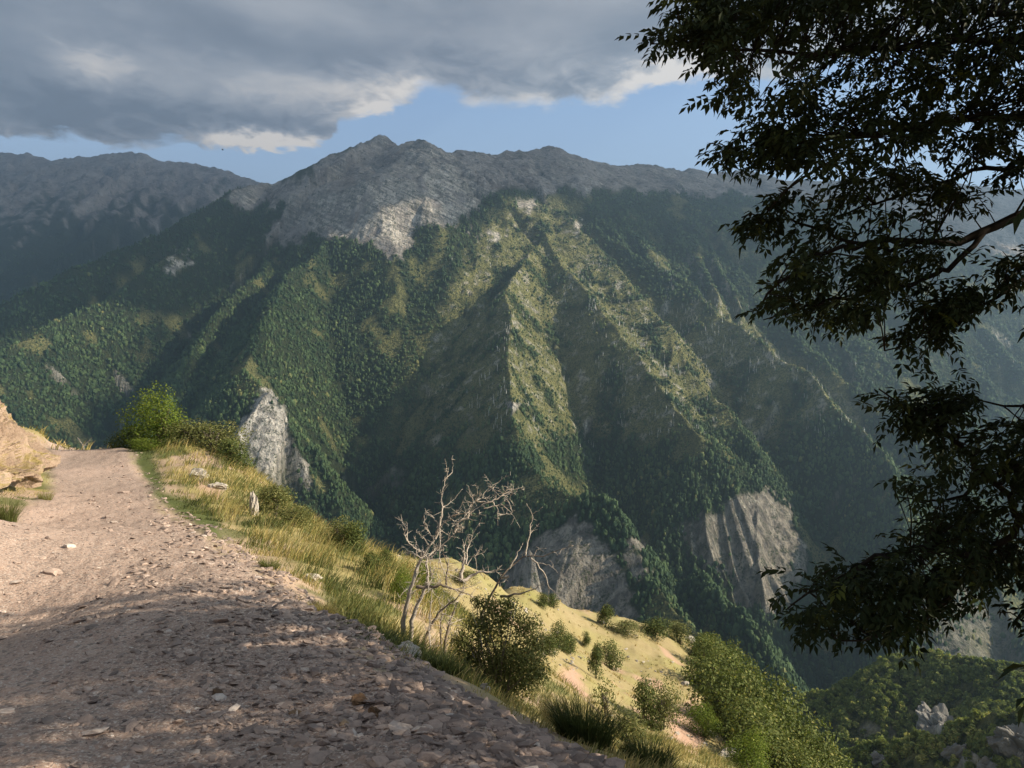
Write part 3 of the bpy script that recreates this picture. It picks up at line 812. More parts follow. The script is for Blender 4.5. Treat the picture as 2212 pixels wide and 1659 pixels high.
def build_ground():
    ph = np.concatenate([np.radians(np.arange(-180, -46, 2.0)), np.radians(np.linspace(-46, 46, 1000)), np.radians(np.arange(48, 181, 2.0))])
    lr = np.concatenate([np.linspace(math.log(.25), math.log(2.6), 30)[:-1], np.linspace(math.log(2.6), math.log(240), 560)])
    R = np.exp(lr)
    PH, RR = np.meshgrid(ph, R)
    X = np.sin(PH)*RR; Y = np.cos(PH)*RR
    Z = ground_base(X, Y)
    road = road_mask(X, Y)
    Z = Z + ground_detail(X, Y, road)
    Z = Z - 160*sst(RR, 175, 240)
    return X, Y, Z, road, R, ph
GX_, GY_, GZ_, G_ROAD, G_R, G_PH = build_ground()
GU = 1106+F*GX_/np.where(GY_ > .1, GY_, .1); GV = 829.5-F*GZ_/np.where(GY_ > .1, GY_, .1)
_GLR = np.log(G_R)
def ground_z(x, y):
    """height of the built ground under points (bilinear in the polar grid)"""
    x = np.atleast_1d(np.asarray(x, float)); y = np.atleast_1d(np.asarray(y, float))
    p = np.interp(np.arctan2(x, y), G_PH, np.arange(len(G_PH))); q = np.interp(np.log(np.hypot(x, y)+1e-9), _GLR, np.arange(len(G_R)))
    i = np.clip(q.astype(int), 0, len(G_R)-2); j = np.clip(p.astype(int), 0, len(G_PH)-2)
    a = q-i; b = p-j
    return GZ_[i, j]*(1-a)*(1-b)+GZ_[i+1, j]*a*(1-b)+GZ_[i, j+1]*(1-a)*b+GZ_[i+1, j+1]*a*b
def hit(u, v, d0=2.0, d1=230):
    """first point of the near ground on the sight line of (u, v)"""
    D = np.exp(np.linspace(math.log(d0), math.log(d1), 1400))
    x, y, z = (u-1106)/F*D, D, (829.5-v)/F*D
    g = ground_z(x, y)
    k = np.argmax(g >= z)
    return float(x[k]), float(y[k]), float(g[k])

def ground_material(name):
    m, g = mat(name)
    p = g.pos()
    road = g.attr('road'); dry = g.attr('dry'); green = g.attr('green'); bare = g.attr('bare')
    n0 = g.noise(p, .35, 4, .6); n1 = g.noise(p, 2.2, 5, .62); n2 = g.noise(p, 14.0, 4, .65); n3 = g.noise(p, 70.0, 3, .6)
    vo = g.n('ShaderNodeTexVoronoi', feature='F1'); g.put(vo.inputs['Vector'], p); vo.inputs['Scale'].default_value = 34.0
    vo2 = g.n('ShaderNodeTexVoronoi', feature='F1'); g.put(vo2.inputs['Vector'], p); vo2.inputs['Scale'].default_value = 95.0
    grit = g.mix(n2, (.215, .150, .118), (.345, .252, .200))
    grit = g.mix(g.sstep(n0, .38, .68), grit, g.mix(n1, (.305, .210, .163), (.395, .284, .226)))
    cs = g.n('ShaderNodeSeparateColor'); g.put(cs.inputs[0], vo2.outputs['Color'])
    grit = g.mix(g.sstep(cs.outputs[0], .62, .98), grit, (.42, .355, .305))
    cs2 = g.n('ShaderNodeSeparateColor'); g.put(cs2.inputs[0], vo.outputs['Color'])
    grit = g.mix(g.m('MULTIPLY', g.sstep(cs2.outputs[1], .80, .86), .8), grit, (.17, .135, .115))
    grit = g.mix(g.sstep(n3, .60, .76), grit, (.16, .112, .088))
    soil = g.mix(n1, (.27, .19, .14), (.37, .275, .20))
    straw = g.mix(g.noise(p, 1.1, 5, .65), (.195, .160, .068), (.285, .235, .108))
    straw = g.mix(g.sstep(g.noise(p, .12, 4), .46, .62), straw, (.225, .205, .075))
    straw = g.mix(g.m('MULTIPLY', g.sstep(n1, .56, .72), .6), straw, (.17, .135, .07))
    straw = g.mix(g.m('MULTIPLY', g.sstep(g.noise(p, 4.2, 5, .7), .54, .66), .55), straw, (.135, .115, .045))
    straw = g.mix(g.m('MULTIPLY', g.sstep(g.noise(p, .45, 5, .7), .55, .68), .5), straw, (.20, .175, .065))
    turf = g.mix(n2, (.045, .060, .020), (.105, .115, .038))
    col = g.mix(dry, soil, straw)
    col = g.mix(green, col, turf)
    scree = g.mix(n1, (.30, .185, .130), (.38, .26, .19))
    col = g.mix(bare, col, scree)
    col = g.mix(road, col, grit)
    h = g.m('ADD', g.m('MULTIPLY', n2, .6), g.m('MULTIPLY', n3, .3))
    h = g.m('ADD', h, g.m('MULTIPLY', g.m('MULTIPLY', vo.outputs['Distance'], road), -.3))
    h = g.m('ADD', h, g.m('MULTIPLY', n1, .8))
    g.bsdf(col, .95, g.bump(h, .7, .03), .12)
    return m
MAT_GROUND = ground_material('gravel_and_dry_turf')

def ground_attrs():
    X, Y = GX_, GY_
    n = fbm(X*.22, Y*.22, 4, 61); n2 = fbm(X*.9, Y*.9, 3, 62)
    r = np.hypot(X, Y)
    dry = sst(n+.4*n2+.35, -.35, .25)
    eg = X-np.interp(Y, ER[:, 1], ER[:, 0])
    dry = dry*np.where(eg > 0, sst(eg, .25, 1.3), 1)
    dry = np.where(r > 40, .85+.15*np.clip(n, -1, 1), dry)
    green = sst(n2*.6+fbm(X*.4, Y*.4, 3, 64), .30, .62)*(r < 40)*.8
    uu = GU+10*n2; vv = GV+8*n
    front = GY_ > .5
    def reg(poly, s=12): return in_poly(uu, vv, poly, s)*front
    green = np.maximum(green, reg([(275,965),(330,975),(360,1060),(460,1110),(500,1170),(420,1140),(340,1090)]))
    green = np.maximum(green, .7*reg([(700,1250),(800,1300),(860,1400),(780,1400),(700,1320)]))
    bare = reg([(1180,1470),(1240,1440),(1300,1560),(1250,1600),(1180,1560)])*(r > 20)
    bare = np.maximum(bare, reg([(1445,1600),(1440,1540),(1500,1500),(1530,1590),(1500,1640)])*(r > 20))
    bare = np.maximum(bare, .8*sst(fbm(X/7, Y/7, 3, 65), .42, .75)*(r > 45))
    bare = np.maximum(bare, .8*reg([(400,1010),(470,1050),(490,1090),(430,1060)], 8)*(r < 40))
    return dry, green, bare
G_DRY, G_GREEN, G_BARE = ground_attrs()
def build_ground_meshes():
    nr, nc = GX_.shape
    Vv = np.stack([GX_, GY_, GZ_], -1).reshape(-1, 3)
    Fq = grid_faces(nr, nc)[:, ::-1]
    rc = G_ROAD.ravel()[Fq].mean(1)
    A = {'road': G_ROAD.ravel(), 'dry': G_DRY.ravel(), 'green': G_GREEN.ravel(), 'bare': G_BARE.ravel()}
    for nm, sel in (('road', rc >= .5), ('hillside', rc < .5)):
        f = Fq[sel]
        used = np.unique(f); mp = np.full(len(Vv), -1); mp[used] = np.arange(len(used))
        o = mesh_np(nm, Vv[used], mp[f], [MAT_GROUND], {k: a[used] for k, a in A.items()}, smooth=True)
        tag(o, kind='structure')
build_ground_meshes()
# ------------------------------------------------------------------ plant building blocks
def tube_np(pts, rad, sides=6):
    pts = np.asarray(pts, float); n = len(pts)
    T = np.gradient(pts, axis=0); T /= np.linalg.norm(T, axis=1)[:, None]+1e-9
    up = np.array([.3, .2, .93]) if abs(T[0][2]) < .8 else np.array([1., .1, 0])
    N = np.cross(T, up); N /= np.linalg.norm(N, axis=1)[:, None]+1e-9
    B = np.cross(T, N)
    a = np.linspace(0, 2*np.pi, sides, endpoint=False)
    V = pts[:, None]+np.asarray(rad)[:, None, None]*(np.cos(a)[None, :, None]*N[:, None]+np.sin(a)[None, :, None]*B[:, None])
    i = np.arange(n-1)[:, None]*sides; k = np.arange(sides)[None]
    Fq = np.stack([i+k, i+(k+1) % sides, i+sides+(k+1) % sides, i+sides+k], -1).reshape(-1, 4)
    return V.reshape(-1, 3), Fq
def resample(pts, n, wob=0, rng=None):
    pts = np.asarray(pts, float)
    s = np.concatenate([[0], np.cumsum(np.linalg.norm(np.diff(pts, axis=0), axis=1))])
    q = np.linspace(0, s[-1], n)
    o = np.stack([np.interp(q, s, pts[:, k]) for k in range(3)], -1)
    if wob and rng is not None:
        w = rng.normal(0, wob, o.shape); w[0] = 0
        o = o+w
    return o
class MB:
    def __init__(s): s.V = []; s.F = {}; s.n = 0; s.A = []
    def add(s, V, Fc, t=0.5):
        V = np.asarray(V, float)
        s.V.append(V); s.F.setdefault(Fc.shape[1], []).append(Fc+s.n); s.n += len(V)
        s.A.append(np.broadcast_to(np.asarray(t, float), (len(V),)))
    def build(s, name, mats, parent=None, smooth=False):
        return mesh_np(name, np.concatenate(s.V), [np.concatenate(f) for f in s.F.values()], mats, {'tint': np.concatenate(s.A)}, smooth, parent)

def leaf_cloud(n, size, lobes, rng, shell=.55, up=.25, aspect=.55):
    """n small kite-shaped leaves (or leaf clumps) spread through the outer volume of lobes [(x,y,z,rx,ry,rz)]"""
    lobes = np.asarray(lobes, float)
    vol = (lobes[:, 3]*lobes[:, 4]*lobes[:, 5])**.72
    li = rng.choice(len(lobes), n, p=vol/vol.sum())
    d = rng.normal(size=(n, 3)); d /= np.linalg.norm(d, axis=1)[:, None]
    rr = (shell+(1-shell)*rng.uniform(0, 1, n)**.6)*(1+rng.normal(0, .07, n))
    c = lobes[li, :3]+d*lobes[li, 3:]*rr[:, None]
    nrm = d+rng.normal(0, .55, (n, 3)); nrm[:, 2] += up
    nrm /= np.linalg.norm(nrm, axis=1)[:, None]
    t = np.cross(nrm, rng.normal(size=(n, 3))); t /= np.linalg.norm(t, axis=1)[:, None]
    b = np.cross(nrm, t)
    s = size*rng.uniform(.6, 1.35, n)[:, None]
    V = np.stack([c-t*s, c+b*s*aspect+nrm*s*.15, c+t*s, c-b*s*aspect+nrm*s*.15], 1).reshape(-1, 3)
    Fq = np.arange(4*n).reshape(n, 4)
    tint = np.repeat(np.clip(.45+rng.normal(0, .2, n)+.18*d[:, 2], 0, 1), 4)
    return V, Fq, tint
def crown_lobes(rng, w, h, k=8, base=.25):
    """k overlapping lobes filling a crown of width w, height h standing on z=0"""
    L = []
    for i in range(k):
        a = rng.uniform(0, 6.28); z = rng.uniform(base, .82)
        rr = w*.5*(1-abs(z-.45)*.9)*rng.uniform(.25, .72)
        s = rng.uniform(.26, .42)*w*(1.15-.5*z)
        L.append((rr*math.cos(a), rr*math.sin(a), z*h, s, s, min(s, h*.30)))
    L.append((0, 0, .55*h, w*.33, w*.33, h*.38))
    L.append((rng.uniform(-.1, .1)*w, rng.uniform(-.1, .1)*w, .84*h, w*.20, w*.20, h*.17))
    return L

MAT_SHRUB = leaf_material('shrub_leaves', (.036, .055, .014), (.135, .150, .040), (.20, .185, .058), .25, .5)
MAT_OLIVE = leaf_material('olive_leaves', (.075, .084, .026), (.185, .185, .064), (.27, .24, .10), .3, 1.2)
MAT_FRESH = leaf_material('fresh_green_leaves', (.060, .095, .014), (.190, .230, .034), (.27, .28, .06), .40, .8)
def bark(name, a, b, sc=18):
    m, g = mat(name)
    n = g.noise(g.scale(g.obj(), (1, 1, .25)), sc, 5, .65)
    g.bsdf(g.mix(n, a, b), .95, g.bump(n, .4, .012), .03)
    return m
MAT_BARK = bark('grey_bark', (.06, .05, .04), (.16, .135, .11))

def empty(name, loc):
    o = bpy.data.objects.new(name, None)
    o.empty_display_size = .2
    o.location = loc
    COL.objects.link(o)
    return o

# ------------------------------------------------------------------ wooded hills low on the right
HRIDGES = {
 'a': ([(1690,1560,640),(1728,1514,620),(1803,1492,590),(1863,1445,560),(1920,1420,545),(1968,1404,530),(2028,1414,510),(2070,1428,500),(2118,1428,490),(2208,1443,470),(2400,1470,450)], 1.0, .48),
 'b': ([(1740,1700,345),(1800,1646,328),(1878,1622,305),(1984,1600,285),(2059,1582,275),(2149,1560,265),(2212,1548,258),(2450,1510,240)], 1.1, .42),
}
def hill_height(X, Y):
    wx = 9*perlin(X/60, Y/60, 203); wy = 9*perlin(X/60, Y/60, 204)
    hs = []
    for j, (pts, kl, kr) in enumerate(HRIDGES.values()):
        zt, d, drop, k, s, side = ridge_eval(X+wx, Y+wy, pts, (kl, 9e9, 1), (kr, 9e9, 1), j)
        hs.append(zt-drop+np.clip(d/60, 0, 1)*14*(ridged(s/45+7*j, d/160, 2, 210+j)-.6))
    H = np.max(hs, 0)
    return H+2.5*fbm(X/25, Y/25, 4, 205)
def build_hills():
    nr, nc = 340, 420
    phi = np.radians(np.linspace(11, 47, nc)); R = np.exp(np.linspace(math.log(172), math.log(900), nr))
    PH, RR = np.meshgrid(phi, R)
    X, Y = np.sin(PH)*RR, np.cos(PH)*RR
    Z = hill_height(X, Y)
    u = 1106+F*X/Y; v = 829.5-F*Z/Y
    n = fbm(X/22, Y/22, 4, 206); n2 = fbm(X/8, (Y+Z)/8, 3, 207)
    rock = in_poly(u+6*n2, v+6*n, [(1985,1600),(2000,1560),(2030,1560),(2045,1590)], 6)*(RR < 340)
    rock = np.maximum(rock, in_poly(u+9*n2, v+9*n, [(2150,1610),(2215,1575),(2330,1560),(2330,1690),(2160,1690)], 9)*sst(n+.4*n2, -.3, .1)*(RR < 340))
    rock = np.maximum(rock, in_poly(u+9*n2, v+9*n, [(2010,1640),(2080,1620),(2120,1650),(2060,1680)], 9)*sst(n+.4*n2, -.1, .3)*(RR < 340))
    rock = np.maximum(rock, in_poly(u+9*n2, v+9*n, [(1790,1575),(1860,1560),(1940,1575),(1950,1660),(1840,1650)], 9)*sst(n+.4*n2, -.2, .2)*(RR > 360)*.6)
    Z = Z+rock*(2.0*ridged(X/9, (Y+Z)/9, 3, 208)+1.5)*(RR < 340)
    o = mesh_np('hill', np.stack([X, Y, Z], -1).reshape(-1, 3), grid_faces(nr, nc)[:, ::-1], [MAT_MOUNTAIN],
                {'rock': rock.ravel(), 'alpine': rock.ravel()*0, 'grass': np.clip(.75+.8*n, 0, 1).ravel()}, smooth=True)
    tag(o, kind='structure')
    rng = np.random.default_rng(31)
    tanv = Z/RR
    rm = np.maximum.accumulate(np.vstack([np.full((1, nc), -9.0), tanv[:-1]]), 0)
    vis = (Z+5)/RR > rm-.006
    area = np.diff(R)[:, None]*RR[:-1, :-1]
    w = area*(vis*(1-np.clip(rock*1.2, 0, 1))*(.5+sst(n, -.4, .3))/np.clip(RR/300, .5, 3)**.9)[:-1, :-1]
    N = 8200
    c = np.cumsum(w.ravel()); idx = np.searchsorted(c, rng.uniform(0, c[-1], N)); i, j = idx//(nc-1), idx % (nc-1)
    a, b = rng.uniform(0, 1, N), rng.uniform(0, 1, N)
    L = lambda M: M[i, j]*(1-a)*(1-b)+M[i+1, j]*a*(1-b)+M[i, j+1]*(1-a)*b+M[i+1, j+1]*a*b
    p = np.stack([L(X), L(Y), L(Z)], -1); r = L(RR)
    tm = [leaf_cloud(150, .19, crown_lobes(rng, 1.0, 1.0, 6, .2), rng, .6) for _ in range(6)]
    mb = MB()
    nn = fbm(p[:, 0]/40, p[:, 1]/40, 3, 209)
    for k in range(N):
        Vt, Ft, Tt = tm[k % 6]
        w_ = rng.uniform(3.2, 6.5)*(.75 if r[k] < 350 else 1); h_ = w_*rng.uniform(.65, 1.15)
        an = rng.uniform(0, 6.28); ca, sa = math.cos(an), math.sin(an)
        V = np.stack([(Vt[:, 0]*ca-Vt[:, 1]*sa)*w_, (Vt[:, 0]*sa+Vt[:, 1]*ca)*w_, Vt[:, 2]*h_-.15*h_], -1)+p[k]
        mb.add(V, Ft, np.clip(Tt+.30*nn[k]+rng.normal(0, .1), 0, 1))
    o = mb.build('woodland', [leaf_material('hill_leaves', (.10, .13, .038), (.33, .35, .10), (.44, .40, .14), .40, .1)])
    tag(o, 'bushy green woodland on the low rocky hills at the lower right', 'woodland', kind='stuff')
build_hills()
# ------------------------------------------------------------------ shrubs and small trees of the meadow
def data_only(ob):
    me = ob.data
    bpy.data.objects.remove(ob)
    return me
def tree_kind(rng, n_leaf, leaf, k, base, shell, mat_l, w=1.0, h=1.0, stems=1):
    lob = crown_lobes(rng, w, h, k, base)
    V, Fq, T = leaf_cloud(n_leaf, leaf, lob, rng, shell)
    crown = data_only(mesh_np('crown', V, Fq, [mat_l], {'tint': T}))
    mb = MB()
    for s in range(stems):
        a = rng.uniform(0, 6.28); o = .05*(stems > 1)
        x0, y0 = o*math.cos(a), o*math.sin(a)
        top = np.array([x0*3+rng.uniform(-.06, .06), y0*3+rng.uniform(-.06, .06), .62*h])
        pts = resample([(x0, y0, -.12), (x0*1.6, y0*1.6, .25*h), top], 6, .012, rng)
        mb.add(*tube_np(pts, np.linspace(.032, .012, 6), 6))
        for q in range(5):
            l = lob[rng.integers(len(lob))]
            st = pts[rng.integers(2, 5)]
            mb.add(*tube_np(resample([st, (np.array(l[:3])+st)/2+(0, 0, .03), l[:3]], 4), np.linspace(.013, .004, 4), 4))
    trunk = data_only(mb.build('trunk', [MAT_BARK]))
    return crown, trunk
MAT_SLOPE = leaf_material('slope_tree_leaves', (.045, .065, .016), (.165, .180, .046), (.25, .23, .07), .3, .35)
_rng = np.random.default_rng(77)
KINDS = {
 'round': [tree_kind(_rng, 2900, .029, 12, .06, .5, MAT_SHRUB, stems=2) for _ in range(3)],
 'tall':  [tree_kind(_rng, 2700, .026, 12, .05, .5, MAT_SHRUB, .62, 1.0) for _ in range(2)],
 'olive': [tree_kind(_rng, 2800, .025, 10, .10, .4, MAT_OLIVE, stems=3) for _ in range(3)],
 'fresh': [tree_kind(_rng, 6500, .0185, 12, .14, .5, MAT_FRESH, stems=2) for _ in range(2)],
 'airy':  [tree_kind(_rng, 420, .034, 9, .15, .25, MAT_OLIVE, stems=3) for _ in range(2)],
 'slope': [tree_kind(_rng, 2600, .026, 12, .16, .55, MAT_SLOPE) for _ in range(4)],
}
_cnt = {}
def plant(name, kind, pos, w, h, label, cat, group=None, rz=None, variant=None):
    c_ = _cnt.get(kind, 0); _cnt[kind] = c_+1
    cm, tm_ = KINDS[kind][(c_ if variant is None else variant) % len(KINDS[kind])]
    t = empty(name, pos)
    t.scale = (w, w, h)
    t.rotation_euler = (0, 0, random.uniform(0, 6.28) if rz is None else rz)
    for nm, me in (('trunk', tm_), ('crown', cm)):
        o = bpy.data.objects.new(nm, me); COL.objects.link(o); o.parent = t
    tag(t, label, cat, group)
    return t
def plant_uv(name, kind, u, v, wpx, hpx, label, cat, group=None, D=None, variant=None):
    if D is None:
        x, y, z = hit(u, v)
    else:
        x, y = (u-1106)/F*D, D; z = float(ground_z(x, y)[0])
    return plant(name, kind, (x, y, z), wpx/F*y*1.22, hpx/F*y*1.14, label, cat, group, variant=variant)

MG = 'shrubs dotted over the dry meadow'
for (nm, kd, u, v, w, h, lab) in [
  ('shrub', 'round', 806, 1247, 46, 52, 'round green shrub on the dry slope below the verge, left of its smaller twin'),
  ('shrub', 'round', 834, 1240, 36, 50, 'small green shrub touching the right side of the round shrub below the road verge'),
  ('shrub', 'fresh', 868, 1302, 50, 68, 'fresh green shrub standing just behind the left stem of the dead grey bush'),
  ('shrub', 'fresh', 917, 1300, 44, 82, 'upright fresh green shrub seen through the bare stems of the dead grey bush'),
  ('shrub', 'round', 1174, 1312, 26, 26, 'low green shrub on the meadow crest, left one of the two beside the rock pinnacle'),
  ('shrub', 'round', 1194, 1313, 26, 30, 'low green shrub on the meadow crest, right one of the two beside the rock pinnacle'),
  ('small_tree', 'tall', 1309, 1356, 46, 46, 'dark cone shaped small tree alone on the crest of the yellow meadow'),
  ('shrub', 'round', 1207, 1402, 34, 56, 'tallest of three green shrubs huddled right of the big olive bush'),
  ('shrub', 'round', 1186, 1415, 40, 44, 'green shrub hidden partly by the big olive bush, lowest of the huddled three'),
  ('shrub', 'round', 1230, 1414, 36, 44, 'rounded green shrub at the open right side of the huddled three'),
  ('small_tree', 'tall', 1266, 1397, 26, 30, 'tiny dark upright tree just above the pair of trees in mid meadow'),
  ('small_tree', 'tall', 1288, 1466, 44, 72, 'slender leaning tree, lower and paler of the pair in mid meadow'),
  ('small_tree', 'round', 1319, 1445, 38, 58, 'dark full tree, upper right of the pair in mid meadow'),
  ('shrub', 'round', 1395, 1566, 56, 92, 'dark shaded left half of the largest shrub clump low on the meadow'),  # darker leaf kind carries the shaded side of one clump
  ('shrub', 'olive', 1430, 1576, 70, 98, 'lighter right half of the largest shrub clump low on the meadow'),  # lighter leaf kind carries the sunward side of the same clump
  ('shrub', 'fresh', 1520, 1590, 66, 62, 'yellow green leafy shrub between the red scree patch and the wooded slope'),
  ('shrub', 'fresh', 1618, 1670, 84, 84, 'bright yellow green shrub beside the pale boulder at the bottom edge'),
  ('shrub', 'olive', 1352, 1374, 70, 26, 'low spreading brown green shrub on the meadow rim, left of the rim bushes'),
  ('shrub', 'round', 1415, 1378, 60, 40, 'broad dark shrub in the middle of the bushes on the meadow rim'),
  ('shrub', 'olive', 1466, 1390, 62, 44, 'brownish shrub against the pale rocks at the far corner of the meadow'),
  ('sapling', 'airy', 1312, 1556, 66, 88, 'wispy thin leaved sapling in front of the meadow, left of the largest shrub clump'),
  ('shrub', 'olive', 1345, 1600, 90, 60, 'sparse straw green shrub at the foot of the wispy sapling'),
  ('shrub', 'olive', 1000, 1262, 60, 24, 'dry brown scrub on the meadow crest behind the dead grey bush'),
]:
    plant_uv(nm, kd, u, v, w, h, lab, 'small tree' if 'tree' in nm else nm, MG)

HG = 'bushes along the crest of the road bank'
for (nm, kd, u, v, w, h, D, lab) in [
  ('small_tree', 'fresh', 342, 962, 112, 116, 32, 'bright sunlit leafy tree at the crest of the gravel road'),
  ('bush', 'round', 286, 962, 74, 44, 33, 'dark low bush left of the bright leafy tree at the road crest'),
  ('bush', 'olive', 405, 972, 120, 52, 31, 'olive bush spreading right from the foot of the bright leafy tree'),
  ('bush', 'olive', 462, 985, 110, 58, 30, 'olive bush in the middle of the row below the white cliff'),
  ('bush', 'round', 508, 1003, 70, 54, 29, 'dark bush at the lower end of the row under the white cliff'),
  ('bush', 'fresh', 316, 972, 70, 26, 30, 'low light green bush at the turf edge below the bright leafy tree'),
  ('bush', 'olive', 590, 1125, 96, 60, 18.5, 'brown olive bush behind the pale stone on the grassy bank'),
  ('bush', 'olive', 640, 1150, 90, 46, 17, 'straw coloured bush trailing down the grassy bank below the pale stone'),
  ('bush', 'olive', 735, 1208, 70, 60, 14.5, 'tangled olive bush on the bank, left of the green leafy one'),
  ('bush', 'round', 762, 1212, 56, 66, 14.2, 'green leafy bush on the bank where it meets the lower meadow'),
]:
    plant_uv(nm, kd, u, v, w, h, lab, 'bush' if nm == 'bush' else 'small tree', HG, D=D)

def slope_trees():
    rng = np.random.default_rng(19)
    poly = [(1500,1415),(1545,1395),(1600,1465),(1660,1520),(1725,1590),(1800,1680),(1800,1740),(1640,1740),(1610,1640),(1560,1580),(1535,1500)]
    got = []
    tries = 0
    while len(got) < 110 and tries < 6000:
        tries += 1
        u = rng.uniform(1490, 1810); v = rng.uniform(1390, 1760)
        if in_poly(np.array([u]), np.array([v]), poly, .5)[0] < .5: continue
        x, y, z = hit(u, v, 20)
        if y > 170 or y < 46: continue
        if any((x-a)**2+(y-b)**2 < 1.5**2 for a, b, _ in got): continue
        got.append((x, y, z))
    got.sort(key=lambda q: q[1])
    for x, y, z in got:
        w = float(np.clip(rng.lognormal(math.log(3.9), .30), 2.2, 7.0)); h = w*rng.uniform(.8, 1.25)
        plant('slope_tree', 'slope', (x, y, z-.3), w, h, 'olive green tree in the dense belt clothing the steep slope right of the meadow', 'tree', 'trees on the steep slope right of the meadow')
slope_trees()

# ------------------------------------------------------------------ dead grey bush on the verge
def cr(q, D): # point of the detail view (origin 700,1050; 0.3164) at distance D
    return P((700+q[0]*.3164)*.94858, (1050+q[1]*.3164)*.94858, D)
MAT_DEAD = bark('weathered_dead_wood', (.20, .165, .135), (.50, .44, .38), 14)
MAT_DEADARK = bark('dark_dead_wood', (.085, .065, .052), (.20, .165, .135), 14)
def dead_bush(name, label, branches, D0, seed, twig=7.0):
    rng = np.random.default_rng(seed)
    first = branches[0][0][0]
    bx, by, bz = cr(first, D0)
    bz = float(ground_z(bx, by)[0])
    t = empty(name, (bx, by, bz))
    tag(t, label, 'dead bush')
    tw = MB()
    for pts, r0, r1, dd, dark in branches:
        n = max(5, 3*len(pts))
        d = D0+dd+np.cumsum(rng.normal(0, .035, len(pts)))
        P3 = np.array([cr(q, dk) for q, dk in zip(pts, d)])
        if pts[0][1] > 1050:                        # rooted stems reach into the soil
            g = float(ground_z(P3[0][0], P3[0][1])[0])
            P3 = np.vstack([[P3[0][0], P3[0][1], min(g-.12, P3[0][2])], P3])
        q = resample(P3, n, .006, rng)
        mb = MB(); mb.add(*tube_np(q-np.array([bx, by, bz]), np.maximum(np.linspace(r0*1.1, r1*.3, n)*rng.uniform(.9, 1.12, n), .0016), 7))
        mb.build('branch', [MAT_DEADARK if dark else MAT_DEAD], t, True)
        L = np.linalg.norm(np.diff(P3, axis=0), axis=1).sum()
        for _ in range(int(L*twig*.9)):                # side branches, each forking into fine ends
            k = rng.integers(n//3, n-1); st = q[k]
            ax = q[min(k+1, n-1)]-q[k-1]; ax /= np.linalg.norm(ax)+1e-9
            dr = ax*.7+rng.normal(0, .55, 3)+np.array([.15, 0, .1]); dr /= np.linalg.norm(dr)
            ln = rng.uniform(.12, .34)*(1-.5*k/n)
            sb = resample([st, st+dr*ln*.5+rng.normal(0, .02, 3), st+(dr+rng.normal(0, .3, 3))*ln], 6, .004, rng)
            tw.add(*tube_np(sb-np.array([bx, by, bz]), np.linspace(.0052, .0012, 6), 4))
            for w_ in range(4):
                s2 = sb[rng.integers(2, 6)]; d2 = dr+rng.normal(0, .9, 3); d2 /= np.linalg.norm(d2)
                tw.add(*tube_np(resample([s2, s2+d2*ln*rng.uniform(.2, .45)], 4, .003, rng)-np.array([bx, by, bz]), np.linspace(.0028, .0009, 4), 4))
        for _ in range(int(L*twig*4)):
            k = rng.integers(n//3, n); st = q[k]
            dr = rng.normal(size=3); dr[2] += .35; dr /= np.linalg.norm(dr)
            ln = rng.uniform(.05, .20)*(1-.72*k/n)
            e1 = st+dr*ln*.5; e2 = e1+(dr+rng.normal(0, .5, 3))*ln*.5
            tw.add(*tube_np(resample([st, e1, e2], 4)-np.array([bx, by, bz]), np.linspace(min(r1*.5+.0012, .0036), .0010, 4), 4))
            if rng.uniform() < .6:
                e3 = e1+(dr+rng.normal(0, .8, 3))*ln*.4
                tw.add(*tube_np(resample([e1, e3], 3)-np.array([bx, by, bz]), np.linspace(.0024, .0009, 3), 4))
    tw.build('twigs', [MAT_DEAD], t)['kind'] = 'stuff'
B1 = [
 ([(690,1110),(750,900),(790,760),(850,640),(920,560),(960,480),(1030,400),(1110,340)], .030, .008, 0, 0),
 ([(745,1150),(850,920),(870,800),(850,700),(885,675),(980,590),(1070,510),(1120,490)], .026, .007, .1, 0),
 ([(920,560),(955,440),(965,360),(965,280),(985,170),(1015,60)], .013, .004, 0, 0),
 ([(1060,510),(1090,440),(1160,410),(1172,330),(1230,270),(1290,220),(1320,170)], .013, .004, .1, 0),
 ([(1030,400),(1090,378),(1240,380)], .010, .004, .05, 1),
 ([(1172,340),(1200,290),(1170,230),(1150,170)], .006, .003, .1, 0),
 ([(1220,290),(1330,290),(1400,250),(1480,200),(1560,190)], .009, .003, .12, 0),
 ([(1270,340),(1360,320),(1440,290),(1500,220)], .006, .003, .2, 0),
 ([(1330,290),(1380,350),(1370,415)], .005, .002, .1, 0),
 ([(1290,220),(1340,185),(1310,140)], .005, .002, .1, 0),
 ([(1400,245),(1450,190),(1470,165)], .005, .002, .1, 0),
 ([(840,660),(770,630),(710,570),(690,500),(680,450)], .010, .004, -.1, 0),
 ([(830,700),(760,660),(710,630)], .007, .003, -.1, 0),
 ([(870,600),(840,560),(780,510)], .007, .003, 0, 0),
 ([(960,470),(885,400),(860,360)], .007, .003, 0, 0),
 ([(900,560),(850,450),(820,420)], .006, .003, 0, 0),
 ([(950,480),(955,620),(940,760),(900,870)], .006, .003, -.1, 0),
 ([(780,905),(880,910),(950,890),(1060,930),(1150,950),(1185,1000)], .018, .009, -.1, 1),
 ([(840,1290),(890,1180),(960,1080),(1050,1000),(1130,930)], .024, .012, .15, 1),
 ([(1100,860),(1120,760),(1132,620)], .026, .012, .2, 0),
 ([(1140,740),(1150,640),(1160,530)], .009, .004, .25, 0),
 ([(1000,905),(1012,770),(990,690),(970,650)], .012, .005, .1, 1),
 ([(1120,860),(1170,830),(1240,790),(1310,800),(1390,768)], .018, .009, .2, 0),
 ([(985,1300),(1040,1100),(1085,1010)], .026, .014, .2, 1),
 ([(880,1110),(895,900),(880,720)], .009, .004, 0, 0),
 ([(1150,750),(1190,690),(1285,640)], .007, .003, .2, 0),
 ([(960,1085),(1030,1190),(1080,1180)], .014, .008, .2, 1),
]
